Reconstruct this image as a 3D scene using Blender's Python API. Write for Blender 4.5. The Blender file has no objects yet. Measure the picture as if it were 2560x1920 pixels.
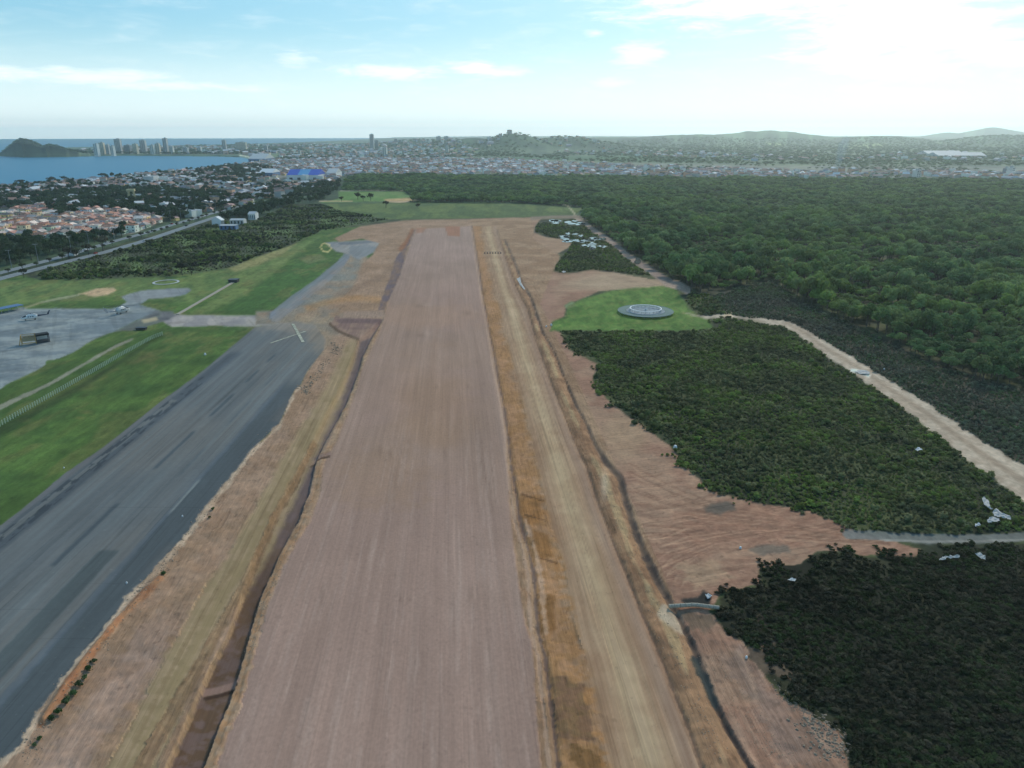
import bpy, bmesh, math, random
import numpy as np
from mathutils import Vector, Matrix, Quaternion

# ------------------------------------------------------------------ camera, sky, sun, exposure
SC = bpy.context.scene
COL = SC.collection
R_ = math.radians
F = 1828.0                      # focal length in photo pixels (photo 2560 x 1920)
PITCH = R_(18.97)
H = 100.0                       # drone height above the airfield
CT, ST = math.cos(PITCH), math.sin(PITCH)
random.seed(7)
rng = np.random.default_rng(7)

cam_d = bpy.data.cameras.new('camera')
cam_d.sensor_width = 36.0
cam_d.lens = 36.0 * F / 2560.0
cam_d.clip_start = 1.0
cam_d.clip_end = 60000.0
cam = bpy.data.objects.new('camera', cam_d)
cam.location = (0, 0, H)
cam.rotation_euler = (R_(90) - PITCH, 0, 0)
COL.objects.link(cam)
SC.camera = cam

SUN_AZ, SUN_EL = R_(26), R_(32)          # in front of the camera, to the right


def px_dir(px, py):
    X = (px - 1280.0) / F
    Y = (960.0 - py) / F
    d = Vector((X, CT + ST * Y, -ST + CT * Y))
    return d.normalized()


def azel(px, py):
    d = px_dir(px, py)
    return math.atan2(d.x, d.y), math.asin(d.z)


world = bpy.data.worlds.new('World')
SC.world = world
world.use_nodes = True
WT = world.node_tree
for n in list(WT.nodes):
    WT.nodes.remove(n)


def N(t, typ, **kw):
    n = t.nodes.new(typ)
    for k, v in kw.items():
        setattr(n, k, v)
    return n


def M(t, op, a, b=None, c=None, clamp=False):
    n = t.nodes.new('ShaderNodeMath')
    n.operation = op
    n.use_clamp = clamp
    for i, v in enumerate((a, b, c)):
        if v is None:
            continue
        if isinstance(v, (int, float)):
            n.inputs[i].default_value = v
        else:
            t.links.new(v, n.inputs[i])
    return n.outputs[0]


def MIX(t, fac, a, b, mode='MIX'):
    n = t.nodes.new('ShaderNodeMix')
    n.data_type = 'RGBA'
    n.blend_type = mode
    n.clamp_factor = True
    for sock, v in ((n.inputs[0], fac), (n.inputs[6], a), (n.inputs[7], b)):
        if isinstance(v, (int, float)):
            sock.default_value = v
        elif isinstance(v, tuple):
            sock.default_value = (*v, 1.0) if len(v) == 3 else v
        else:
            t.links.new(v, sock)
    return n.outputs[2]


def SMOOTH(t, v, lo, hi, a=0.0, b=1.0):
    n = t.nodes.new('ShaderNodeMapRange')
    n.interpolation_type = 'SMOOTHSTEP'
    t.links.new(v, n.inputs[0])
    n.inputs[1].default_value = lo
    n.inputs[2].default_value = hi
    n.inputs[3].default_value = a
    n.inputs[4].default_value = b
    return n.outputs[0]


def build_world():
    t = WT
    out = N(t, 'ShaderNodeOutputWorld')
    bg = N(t, 'ShaderNodeBackground')
    t.links.new(bg.outputs[0], out.inputs[0])
    tc = N(t, 'ShaderNodeTexCoord')
    sp = N(t, 'ShaderNodeSeparateXYZ')
    t.links.new(tc.outputs['Generated'], sp.inputs[0])
    zc = M(t, 'MAXIMUM', sp.outputs[2], 0.012)
    cb = N(t, 'ShaderNodeCombineXYZ')
    t.links.new(sp.outputs[0], cb.inputs[0])
    t.links.new(sp.outputs[1], cb.inputs[1])
    t.links.new(zc, cb.inputs[2])
    sky = N(t, 'ShaderNodeTexSky')
    sky.sky_type = 'NISHITA'
    sky.sun_disc = False
    sky.sun_elevation = SUN_EL
    sky.sun_rotation = SUN_AZ
    sky.altitude = 100
    sky.air_density = 1.0
    sky.dust_density = 0.8
    sky.ozone_density = 2.5
    t.links.new(cb.outputs[0], sky.inputs[0])
    raw = MIX(t, 1.0, sky.outputs[0], SKY_TINT, 'MULTIPLY')
    den = N(t, 'ShaderNodeVectorMath')          # soft shoulder so that the aureole keeps its tone
    den.operation = 'MULTIPLY_ADD'
    t.links.new(raw, den.inputs[0])
    den.inputs[1].default_value = (0.055, 0.055, 0.055)
    den.inputs[2].default_value = (0.77, 0.77, 0.77)
    dv = N(t, 'ShaderNodeVectorMath')
    dv.operation = 'DIVIDE'
    t.links.new(raw, dv.inputs[0])
    t.links.new(den.outputs[0], dv.inputs[1])
    base = dv.outputs[0]
    # high thin veil and clouds, laid out by azimuth and elevation
    az = M(t, 'ARCTAN2', sp.outputs[0], sp.outputs[1])
    el = M(t, 'ARCSINE', sp.outputs[2])
    cv = N(t, 'ShaderNodeCombineXYZ')
    t.links.new(M(t, 'MULTIPLY', az, 9.0), cv.inputs[0])
    t.links.new(M(t, 'MULTIPLY', el, 42.0), cv.inputs[1])
    nz = N(t, 'ShaderNodeTexNoise')
    nz.inputs['Scale'].default_value = 1.6
    nz.inputs['Detail'].default_value = 9
    nz.inputs['Roughness'].default_value = 0.62
    nz.inputs['Distortion'].default_value = 0.35
    t.links.new(cv.outputs[0], nz.inputs['Vector'])
    n1 = nz.outputs[0]
    generic = M(t, 'MULTIPLY', SMOOTH(t, n1, 0.45, 0.85), 0.28)
    total = generic
    for (px, py, wx, wy, amp) in CLOUDS:
        a0, e0 = azel(px, py)
        sa, se = wx / F, wy / F
        ga = M(t, 'POWER', M(t, 'DIVIDE', M(t, 'SUBTRACT', az, a0), sa), 2.0)
        ge = M(t, 'POWER', M(t, 'DIVIDE', M(t, 'SUBTRACT', el, e0), se), 2.0)
        g = M(t, 'EXPONENT', M(t, 'MULTIPLY', M(t, 'ADD', ga, ge), -1.0))
        k = M(t, 'ADD', M(t, 'MULTIPLY', g, 0.5), n1)
        m = M(t, 'MULTIPLY', SMOOTH(t, k, 0.66, 1.06), amp)
        total = M(t, 'MAXIMUM', total, m)
    # glow of the sun through thin cloud
    sd = (math.sin(SUN_AZ) * math.cos(SUN_EL), math.cos(SUN_AZ) * math.cos(SUN_EL), math.sin(SUN_EL))
    dp = N(t, 'ShaderNodeVectorMath')
    dp.operation = 'DOT_PRODUCT'
    t.links.new(tc.outputs['Generated'], dp.inputs[0])
    dp.inputs[1].default_value = sd
    glow = SMOOTH(t, dp.outputs['Value'], 0.84, 1.0)
    cloud_col = MIX(t, glow, CLOUD_COL, CLOUD_HOT)
    col = MIX(t, total, base, cloud_col)
    veil = M(t, 'ADD', M(t, 'MULTIPLY', glow, 0.35), M(t, 'MULTIPLY', SMOOTH(t, sp.outputs[2], 0.0, 0.13, 1.0, 0.0), 0.8))
    col = MIX(t, veil, col, VEIL_COL)
    col = MIX(t, SMOOTH(t, sp.outputs[2], 0.002, 0.014, 0.95, 0.0), col, HORIZON_COL)
    t.links.new(col, bg.inputs[0])
    bg.inputs[1].default_value = SKY_STRENGTH


SKY_STRENGTH = 0.10
SKY_TINT = (0.84, 1.55, 1.90)
CLOUD_COL = (11.5, 12.0, 12.2)
CLOUD_HOT = (14.0, 14.0, 13.6)
VEIL_COL = (11.0, 12.6, 12.9)
HORIZON_COL = (15.0, 16.8, 17.0)
CLOUDS = [  # px, py, half width px, half height px, strength (photo pixels -> direction)
    (170, 192, 230, 20, 0.9), (420, 215, 190, 13, 0.8), (150, 178, 60, 15, 1.0), (740, 150, 60, 20, 0.8),
    (990, 180, 160, 22, 1.0), (1220, 172, 120, 24, 1.0), (1488, 84, 36, 14, 0.9), (1590, 135, 80, 34, 0.8),
    (1900, -10, 420, 70, 1.0), (2250, 70, 260, 150, 1.0), (2480, 130, 160, 40, 0.8), (1540, 208, 60, 16, 0.6),
    (2480, 92, 120, 22, 0.8),
]
build_world()

sun_d = bpy.data.lights.new('sun', 'SUN')
sun_d.energy = 2.2
sun_d.angle = R_(8)
sun_d.color = (1.0, 0.92, 0.78)
sun = bpy.data.objects.new('sun', sun_d)
sdir = Vector((math.sin(SUN_AZ) * math.cos(SUN_EL), math.cos(SUN_AZ) * math.cos(SUN_EL), math.sin(SUN_EL)))
sun.rotation_euler = (-sdir).to_track_quat('-Z', 'Y').to_euler()
sun.location = (0, 0, 400)
COL.objects.link(sun)

SC.view_settings.view_transform = 'Standard'
SC.view_settings.look = 'None'
SC.view_settings.exposure = 0.0
SC.view_settings.gamma = 1.0
SC.view_settings.use_curve_mapping = False
SC.render.engine = 'CYCLES'
SC.cycles.use_denoising = True
SC.cycles.max_bounces = 6
SC.cycles.diffuse_bounces = 3
SC.cycles.glossy_bounces = 2
SC.cycles.transmission_bounces = 2
SC.cycles.volume_bounces = 0
SC.cycles.transparent_max_bounces = 6

HAZE_DENSITY = 7.5e-5
LIGHT = np.array([0.555, 0.65, 0.755])          # picture brightness of a white matt ground; turns sampled ground colours into reflectances


# ------------------------------------------------------------------ helpers
def G(px, py, z=0.0):
    """point of the level z that the photo shows at pixel (px, py)"""
    d = px_dir(px, py)
    k = (z - H) / d.z
    return Vector((d.x * k, d.y * k, z))


def proj(x, y, z=0.0):
    """world -> photo pixel (numpy friendly)"""
    dep = y * CT + (H - z) * ST
    up = y * ST - (H - z) * CT
    return 1280 + F * x / dep, 960 - F * up / dep, dep


def lin(c):
    c = np.asarray(c, float) / 255.0
    return np.where(c <= 0.04045, c / 12.92, ((c + 0.055) / 1.055) ** 2.4)


def alb(c, k=1.0):
    return tuple(float(v) for v in np.clip(lin(c) / LIGHT * k, 0.004, 0.85))


def tag(o, label=None, cat=None, group=None, kind=None):
    if label:
        o['label'] = label
    if cat:
        o['category'] = cat
    if group:
        o['group'] = group
    if kind:
        o['kind'] = kind
    return o


def empty(name, loc, rz=0.0):
    o = bpy.data.objects.new(name, None)
    o.location = loc
    o.rotation_euler = (0, 0, rz)
    o.empty_display_size = 0.5
    COL.objects.link(o)
    return o


def link(name, me, parent=None, mat=None, col=None):
    o = bpy.data.objects.new(name, me)
    (col or COL).objects.link(o)
    if mat is not None:
        me.materials.append(mat)
    if parent is not None:
        o.parent = parent
    return o


class MB:
    """collects simple solids into one mesh"""

    def __init__(self):
        self.v, self.f, self.m = [], [], []

    def add(self, vs, fs, mi=0):
        b = len(self.v)
        self.v += [tuple(v) for v in vs]
        self.f += [tuple(i + b for i in f) for f in fs]
        self.m += [mi] * len(fs)
        return self

    def box(self, c, s, rz=0.0, mi=0, tilt=None):
        cx, cy, cz = c
        hx, hy, hz = s[0] / 2, s[1] / 2, s[2] / 2
        vs = []
        q = Matrix.Rotation(rz, 3, 'Z')
        if tilt is not None:
            q = q @ tilt
        for dx, dy, dz in ((-1, -1, -1), (1, -1, -1), (1, 1, -1), (-1, 1, -1), (-1, -1, 1), (1, -1, 1), (1, 1, 1), (-1, 1, 1)):
            p = q @ Vector((dx * hx, dy * hy, dz * hz))
            vs.append((cx + p.x, cy + p.y, cz + p.z))
        return self.add(vs, [(0, 3, 2, 1), (4, 5, 6, 7), (0, 1, 5, 4), (1, 2, 6, 5), (2, 3, 7, 6), (3, 0, 4, 7)], mi)

    def tube(self, pts, rads, n=8, mi=0, cap=True):
        pts = [Vector(p) for p in pts]
        rings = []
        for i, p in enumerate(pts):
            a = pts[max(i - 1, 0)]
            b = pts[min(i + 1, len(pts) - 1)]
            d = (b - a).normalized()
            u = d.cross(Vector((0, 0, 1)))
            if u.length < 1e-3:
                u = d.cross(Vector((1, 0, 0)))
            u.normalize()
            w = d.cross(u)
            r = rads[i] if isinstance(rads, (list, tuple)) else rads
            ru, rw = r if isinstance(r, tuple) else (r, r)
            rings.append([p + u * (math.cos(2 * math.pi * k / n) * ru) + w * (math.sin(2 * math.pi * k / n) * rw) for k in range(n)])
        vs = [v for r in rings for v in r]
        fs = []
        for i in range(len(pts) - 1):
            for k in range(n):
                fs.append((i * n + k, i * n + (k + 1) % n, (i + 1) * n + (k + 1) % n, (i + 1) * n + k))
        if cap:
            fs.append(tuple(range(n - 1, -1, -1)))
            fs.append(tuple((len(pts) - 1) * n + k for k in range(n)))
        return self.add(vs, fs, mi)

    def mesh(self, name, smooth=False):
        me = bpy.data.meshes.new(name)
        me.from_pydata(self.v, [], self.f)
        me.polygons.foreach_set('material_index', self.m)
        if smooth:
            me.polygons.foreach_set('use_smooth', [True] * len(self.f))
        me.update()
        return me

    def build(self, name, mat, parent=None, smooth=False):
        me = self.mesh(name, smooth)
        for m in (mat if isinstance(mat, (list, tuple)) else [mat]):
            me.materials.append(m)
        return link(name, me, parent)


def lathe(profile, n=32, mi=0, mb=None, centre=(0, 0, 0)):
    mb = mb or MB()
    vs, fs = [], []
    for (r, z) in profile:
        for k in range(n):
            a = 2 * math.pi * k / n
            vs.append((centre[0] + r * math.cos(a), centre[1] + r * math.sin(a), centre[2] + z))
    for i in range(len(profile) - 1):
        for k in range(n):
            fs.append((i * n + k, i * n + (k + 1) % n, (i + 1) * n + (k + 1) % n, (i + 1) * n + k))
    mb.add(vs, fs, mi)
    return mb


# value noise on numpy arrays
_PERM = rng.random((512, 512)).astype(np.float32)


def vnoise(x, y, seed=0):
    x = np.asarray(x, float) + seed * 37.17
    y = np.asarray(y, float) + seed * 91.73
    xi = np.floor(x).astype(np.int64)
    yi = np.floor(y).astype(np.int64)
    fx, fy = x - xi, y - yi
    fx = fx * fx * (3 - 2 * fx)
    fy = fy * fy * (3 - 2 * fy)
    a = _PERM[xi & 511, yi & 511]
    b = _PERM[(xi + 1) & 511, yi & 511]
    c = _PERM[xi & 511, (yi + 1) & 511]
    d = _PERM[(xi + 1) & 511, (yi + 1) & 511]
    return (a * (1 - fx) + b * fx) * (1 - fy) + (c * (1 - fx) + d * fx) * fy


def fbm(x, y, oct=4, seed=0):
    s, a, n = 0.0, 0.5, 0.0
    for i in range(oct):
        s = s + a * vnoise(x * 2 ** i, y * 2 ** i, seed + i * 3)
        n += a
        a *= 0.55
    return s / n


def sstep(v, lo, hi):
    t = np.clip((v - lo) / (hi - lo), 0, 1)
    return t * t * (3 - 2 * t)


# ------------------------------------------------------------------ materials
def mat_new(name):
    m = bpy.data.materials.new(name)
    m.use_nodes = True
    t = m.node_tree
    b = t.nodes['Principled BSDF']
    return m, t, b


def mat_plain(name, col, rough=0.7, noise=0.12, scale=3.0, metal=0.0, spec=0.4):
    m, t, b = mat_new(name)
    tc = N(t, 'ShaderNodeTexCoord')
    nz = N(t, 'ShaderNodeTexNoise')
    nz.inputs['Scale'].default_value = scale
    nz.inputs['Detail'].default_value = 4
    t.links.new(tc.outputs['Object'], nz.inputs['Vector'])
    f = SMOOTH(t, nz.outputs[0], 0.3, 0.7, 1 - noise, 1 + noise)
    c = MIX(t, 1.0, tuple(col), f, 'MULTIPLY')
    t.links.new(c, b.inputs['Base Color'])
    b.inputs['Roughness'].default_value = rough
    b.inputs['Metallic'].default_value = metal
    b.inputs['Specular IOR Level'].default_value = spec
    return m


def mat_objcol(name, rough=0.8, noise=0.12, k=1.0):
    m, t, b = mat_new(name)
    oi = N(t, 'ShaderNodeObjectInfo')
    tc = N(t, 'ShaderNodeTexCoord')
    nz = N(t, 'ShaderNodeTexNoise')
    nz.inputs['Scale'].default_value = 0.6
    nz.inputs['Detail'].default_value = 4
    t.links.new(tc.outputs['Object'], nz.inputs['Vector'])
    f = SMOOTH(t, nz.outputs[0], 0.3, 0.7, k * (1 - noise), k * (1 + noise))
    t.links.new(MIX(t, 1.0, oi.outputs['Color'], f, 'MULTIPLY'), b.inputs['Base Color'])
    b.inputs['Roughness'].default_value = rough
    b.inputs['Specular IOR Level'].default_value = 0.3
    return m


def mat_ground(name, rough=0.95, spec=0.15, layers=(), bump=0.0, az=0.0, marks=()):
    """ground reflectance comes from the vertex layer 'albedo'; layers = (scale across, scale along, contrast) of fine grain"""
    m, t, b = mat_new(name)
    at = N(t, 'ShaderNodeAttribute')
    at.attribute_name = 'albedo'
    col = at.outputs['Color']
    tc = N(t, 'ShaderNodeTexCoord')
    first = None
    for i, (sx, sy, con) in enumerate(layers):
        mp = N(t, 'ShaderNodeMapping')
        mp.vector_type = 'TEXTURE'
        mp.inputs['Location'].default_value = (13.0 * i, 7.0 * i, 0)
        mp.inputs['Rotation'].default_value = (0, 0, -az)
        mp.inputs['Scale'].default_value = (1.0 / sx, 1.0 / sy, 1.0)
        t.links.new(tc.outputs['Object'], mp.inputs['Vector'])
        nz = N(t, 'ShaderNodeTexNoise')
        nz.inputs['Scale'].default_value = 1.0
        nz.inputs['Detail'].default_value = 5
        nz.inputs['Roughness'].default_value = 0.6
        t.links.new(mp.outputs[0], nz.inputs['Vector'])
        first = first or nz
        f = SMOOTH(t, nz.outputs[0], 0.25, 0.75, 1 - con, 1 + con)
        col = MIX(t, 1.0, col, f, 'MULTIPLY')
    for i, (sx, sy, lo, hi, con) in enumerate(marks):      # ruts, clods, cracks: noise cut at a threshold
        mp = N(t, 'ShaderNodeMapping')
        mp.vector_type = 'TEXTURE'
        mp.inputs['Location'].default_value = (31.0 * i + 5, 17.0 * i, 0)
        mp.inputs['Rotation'].default_value = (0, 0, -az)
        mp.inputs['Scale'].default_value = (1.0 / sx, 1.0 / sy, 1.0)
        t.links.new(tc.outputs['Object'], mp.inputs['Vector'])
        nz = N(t, 'ShaderNodeTexNoise')
        nz.inputs['Scale'].default_value = 1.0
        nz.inputs['Detail'].default_value = 3
        t.links.new(mp.outputs[0], nz.inputs['Vector'])
        col = MIX(t, 1.0, col, SMOOTH(t, nz.outputs[0], lo, hi, 1.0, 1.0 + con), 'MULTIPLY')
    t.links.new(col, b.inputs['Base Color'])
    b.inputs['Roughness'].default_value = rough
    b.inputs['Specular IOR Level'].default_value = spec
    if bump and first:
        bp = N(t, 'ShaderNodeBump')
        bp.inputs['Strength'].default_value = bump
        bp.inputs['Distance'].default_value = 0.4
        t.links.new(first.outputs[0], bp.inputs['Height'])
        t.links.new(bp.outputs[0], b.inputs['Normal'])
    return m


def mat_leaf(name, c1, c2, c3, scale=0.02, rough=0.7):
    m, t, b = mat_new(name)
    oi = N(t, 'ShaderNodeObjectInfo')
    ge = N(t, 'ShaderNodeNewGeometry')
    nz = N(t, 'ShaderNodeTexNoise')
    nz.inputs['Scale'].default_value = scale
    nz.inputs['Detail'].default_value = 3
    t.links.new(ge.outputs['Position'], nz.inputs['Vector'])
    nf = N(t, 'ShaderNodeTexNoise')
    nf.inputs['Scale'].default_value = 0.9
    nf.inputs['Detail'].default_value = 2
    t.links.new(ge.outputs['Position'], nf.inputs['Vector'])
    c = MIX(t, SMOOTH(t, nz.outputs[0], 0.38, 0.62), c1, c2)
    k = M(t, 'ADD', M(t, 'MULTIPLY', oi.outputs['Random'], 0.6), M(t, 'MULTIPLY', nf.outputs[0], 0.5))
    c = MIX(t, SMOOTH(t, k, 0.3, 0.95), c, c3)
    hs = N(t, 'ShaderNodeTexWhiteNoise')
    hs.noise_dimensions = '1D'
    t.links.new(oi.outputs['Random'], hs.inputs['W'])
    c = MIX(t, 1.0, c, SMOOTH(t, hs.outputs['Value'], 0.0, 1.0, 0.65, 1.3), 'MULTIPLY')
    t.links.new(c, b.inputs['Base Color'])
    b.inputs['Roughness'].default_value = rough
    b.inputs['Specular IOR Level'].default_value = 0.04
    tr = N(t, 'ShaderNodeBsdfTranslucent')
    t.links.new(c, tr.inputs['Color'])
    mx = N(t, 'ShaderNodeMixShader')
    mx.inputs[0].default_value = 0.42
    out = t.nodes['Material Output']
    t.links.new(b.outputs[0], mx.inputs[1])
    t.links.new(tr.outputs[0], mx.inputs[2])
    t.links.new(mx.outputs[0], out.inputs[0])
    return m


RW_AZ = R_(-4.53)     # heading of the new runway
OR_AZ = R_(-0.3)      # heading of the old runway
MAT = dict(
    ground=mat_ground('ground_soil', layers=((0.5, 0.5, 0.25), (0.09, 0.09, 0.22)), bump=0.2),
    far=mat_ground('far_land', layers=((0.02, 0.02, 0.25), (0.006, 0.006, 0.25))),
    dirt=mat_ground('bare_dirt', layers=((1.3, 0.10, 0.13), (0.5, 0.4, 0.14), (0.07, 0.05, 0.12)), bump=0.5, az=RW_AZ, marks=((0.8, 0.5, 0.60, 0.68, -0.22), (1.1, 0.7, 0.62, 0.70, 0.18), (0.9, 0.03, 0.60, 0.67, -0.15))),
    fan=mat_ground('tracked_dirt', layers=((0.25, 1.1, 0.09), (0.9, 0.8, 0.12), (0.09, 0.07, 0.12)), bump=0.25, az=R_(-15), marks=((0.7, 0.5, 0.62, 0.69, -0.2), (0.03, 0.6, 0.58, 0.64, -0.16), (0.05, 0.9, 0.60, 0.66, 0.16))),
    runway=mat_ground('graded_earth', layers=((0.55, 0.012, 0.06), (2.2, 0.035, 0.06), (0.05, 0.02, 0.07), (1.6, 1.2, 0.09), (0.2, 0.006, 0.04)), bump=0.08, az=RW_AZ, marks=((1.5, 0.012, 0.58, 0.66, -0.07), (1.9, 0.016, 0.60, 0.68, 0.07), (0.8, 0.5, 0.62, 0.70, -0.10), (0.02, 0.012, 0.55, 0.62, -0.05))),
    road=mat_ground('haul_road_earth', layers=((0.5, 0.015, 0.10), (1.8, 0.03, 0.06), (0.4, 0.2, 0.07)), bump=0.1, az=RW_AZ, marks=((1.2, 0.015, 0.58, 0.64, -0.14), (1.6, 0.02, 0.60, 0.66, 0.13), (0.9, 0.6, 0.63, 0.7, -0.15))),
    trench=mat_ground('trench_earth', layers=((0.8, 0.05, 0.14), (0.3, 0.2, 0.10)), bump=0.2, az=RW_AZ),
    asphalt=mat_ground('old_asphalt', rough=0.85, spec=0.2, layers=((0.5, 0.012, 0.10), (0.06, 0.015, 0.10), (0.7, 0.5, 0.05)), az=OR_AZ, marks=((1.1, 0.02, 0.60, 0.66, -0.16), (0.35, 0.012, 0.58, 0.63, -0.10), (0.10, 0.02, 0.58, 0.63, 0.09), (0.6, 0.9, 0.66, 0.72, 0.2), (0.012, 0.9, 0.66, 0.70, -0.14))),
    apron=mat_ground('apron_asphalt', rough=0.8, spec=0.25, layers=((0.03, 0.12, 0.16), (0.1, 0.02, 0.10), (0.5, 0.4, 0.05)), az=R_(60), marks=((0.15, 0.012, 0.60, 0.65, -0.14), (0.010, 0.2, 0.60, 0.65, -0.12), (0.25, 0.2, 0.66, 0.74, -0.25))),
    grass=mat_ground('mown_grass', layers=((0.35, 0.12, 0.20), (0.05, 0.03, 0.16), (1.5, 1.0, 0.14)), bump=0.15, az=OR_AZ, marks=((0.16, 0.008, 0.52, 0.58, 0.10), (0.12, 0.06, 0.62, 0.72, 0.22), (0.5, 0.4, 0.64, 0.72, -0.25))),
    track=mat_ground('track_gravel', layers=((0.5, 0.3, 0.18), (0.1, 0.06, 0.14)), bump=0.3),
    bark=mat_plain('bark', (0.10, 0.085, 0.07), 0.9),
    white=mat_plain('white_paint', (0.78, 0.78, 0.75), 0.45, 0.05),
    offwhite=mat_plain('worn_white', (0.55, 0.56, 0.54), 0.7, 0.12),
    navy=mat_plain('navy_paint', (0.02, 0.03, 0.06), 0.35, 0.05),
    glass=mat_plain('dark_glass', (0.02, 0.03, 0.035), 0.1, 0.02, spec=0.8),
    greymetal=mat_plain('grey_metal', (0.30, 0.32, 0.34), 0.5, 0.08, metal=0.3),
    darkmetal=mat_plain('dark_metal', (0.05, 0.05, 0.055), 0.5, 0.08, metal=0.2),
    black=mat_plain('black_canvas', (0.018, 0.02, 0.02), 0.8),
    yellow=mat_plain('yellow_paint', (0.42, 0.26, 0.06), 0.5, 0.15),
    paleyellow=mat_plain('pale_yellow_paint', (0.50, 0.44, 0.24), 0.6, 0.1),
    tan=mat_plain('tan_sheet', (0.30, 0.25, 0.15), 0.7, 0.2),
    concrete=mat_plain('pale_concrete', (0.42, 0.36, 0.27), 0.85, 0.15),
    greyconcrete=mat_plain('grey_concrete', (0.26, 0.27, 0.27), 0.85, 0.15),
    stone=mat_plain('broken_stone', (0.38, 0.27, 0.18), 0.95, 0.3, 1.5, spec=0.03),
    palestone=mat_plain('pale_broken_stone', (0.33, 0.245, 0.17), 0.95, 0.4, 1.5, spec=0.03),
    sheet=mat_plain('white_sheeting', (0.48, 0.46, 0.42), 0.8, 0.15),
    wallc=mat_objcol('house_wall'),
    roofc=mat_objcol('house_roof', 0.85, 0.25),
    opening=mat_plain('dark_opening', (0.03, 0.035, 0.04), 0.4),
    redroof=mat_plain('clay_tiles', (0.20, 0.11, 0.08), 0.85, 0.3, 1.0),
    greyroof=mat_plain('fibre_cement', (0.22, 0.23, 0.23), 0.85, 0.3, 1.0),
    blue=mat_plain('blue_sheet_roof', (0.025, 0.09, 0.50), 0.5, 0.1),
    lightblue=mat_plain('light_blue_sheet_roof', (0.10, 0.36, 0.62), 0.5, 0.1),
    bluegrey=mat_plain('faded_blue_cover', (0.10, 0.19, 0.34), 0.6, 0.15),
    tarmac=mat_plain('road_asphalt', (0.22, 0.24, 0.24), 0.8, 0.12, 0.1),
    mat_fence=mat_plain('pale_green_rail', (0.20, 0.28, 0.18), 0.7, 0.2),
    fencepost=mat_plain('pale_green_post', (0.42, 0.50, 0.38), 0.8, 0.2),
)
GREEN = dict(
    forest=mat_leaf('forest_leaves', (0.100, 0.185, 0.070), (0.205, 0.300, 0.075), (0.225, 0.300, 0.120), 0.011),
    far=mat_leaf('far_tree_leaves', (0.085, 0.150, 0.075), (0.140, 0.200, 0.080), (0.140, 0.195, 0.100), 0.004),
    scrub=mat_leaf('scrub_leaves', (0.110, 0.135, 0.066), (0.215, 0.295, 0.070), (0.265, 0.260, 0.125), 0.04),
    heath=mat_leaf('heath_leaves', (0.160, 0.165, 0.125), (0.140, 0.215, 0.085), (0.200, 0.215, 0.140), 0.03),
    dark=mat_leaf('dark_scrub_leaves', (0.032, 0.040, 0.022), (0.056, 0.086, 0.030), (0.098, 0.086, 0.056), 0.06),  # dark marsh leaves; cloud shade of the lower right worked into the colour
    wood=mat_leaf('woodland_leaves', (0.080, 0.072, 0.056), (0.090, 0.150, 0.044), (0.105, 0.136, 0.060), 0.018),
    town=mat_leaf('town_tree_leaves', (0.030, 0.062, 0.030), (0.055, 0.094, 0.030), (0.070, 0.098, 0.048), 0.01),
    bright=mat_leaf('grass_tuft_leaves', (0.05, 0.10, 0.03), (0.07, 0.12, 0.04), (0.09, 0.13, 0.05), 0.2),
)

# ------------------------------------------------------------------ ground: one height field, cut into its surfaces
cols = np.arange(-420, 2981, 4.0)
rows = np.concatenate([np.arange(2300, 640, -3.2), np.arange(640, 400, -1.6), np.arange(400, 347.2, -0.6), [346.4, 345.6, 344.8, 344.0, 343.5]])
PX, PY = np.meshgrid(cols, rows)
nr, nc = PX.shape
_Y = (960 - PY) / F
_k = -H / (-ST + CT * _Y)
WX = (PX - 1280) / F * _k
WY = (CT + ST * _Y) * _k
DEP = WY * CT + H * ST
MPP = DEP / F                       # metres per photo pixel
NEAR = np.clip((PY - 332) / 900.0, 0.02, 1.6)     # 1 close by, small far off
Z = np.zeros_like(PX)
C = np.zeros(PX.shape + (3,))
REG = np.zeros(PX.shape, int)
NAMES = ['ground', 'grass_field', 'old_runway', 'apron', 'taxiway', 'new_runway', 'haul_road', 'trench', 'dirt_ground',
         'dirt_fan', 'dirt_track', 'terrain', 'beach', 'ditch', 'meadow']
RID = {n: i for i, n in enumerate(NAMES)}
RMAT = dict(ground='ground', grass_field='grass', old_runway='asphalt', apron='apron', taxiway='apron', new_runway='runway',
            haul_road='road', trench='trench', dirt_ground='dirt', dirt_fan='fan', dirt_track='track', terrain='far',
            beach='track', ditch='trench', meadow='grass')
N1 = fbm(WX / 14.0, WY / 14.0, 4, 1) - 0.5
N2 = fbm(WX / 3.0, WY / 3.0, 4, 2) - 0.5
N3 = fbm(WX / 60.0, WY / 60.0, 4, 3) - 0.5
# noise whose grain follows the perspective size of the ground
NP = fbm(PX / 26.0, PY / 14.0, 4, 5) - 0.5


def seg_dist(pts, m=60.0, closed=False):
    pts = [tuple(p) for p in pts]
    xs = [p[0] for p in pts]
    ys = [p[1] for p in pts]
    D = np.full(PX.shape, 1e4)
    pairs = list(zip(pts[:-1], pts[1:]))
    if closed:
        pairs.append((pts[-1], pts[0]))
    for (ax, ay), (bx, by) in pairs:
        c0, c1 = np.searchsorted(cols, [min(ax, bx) - m, max(ax, bx) + m])
        r0, r1 = np.searchsorted(-rows, [-(max(ay, by) + m), -(min(ay, by) - m)])
        if c1 <= c0 or r1 <= r0:
            continue
        x = PX[r0:r1, c0:c1]
        y = PY[r0:r1, c0:c1]
        dx, dy = bx - ax, by - ay
        L = dx * dx + dy * dy + 1e-9
        tt = np.clip(((x - ax) * dx + (y - ay) * dy) / L, 0, 1)
        d = np.hypot(x - ax - tt * dx, y - ay - tt * dy)
        D[r0:r1, c0:c1] = np.minimum(D[r0:r1, c0:c1], d)
    return D


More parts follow.
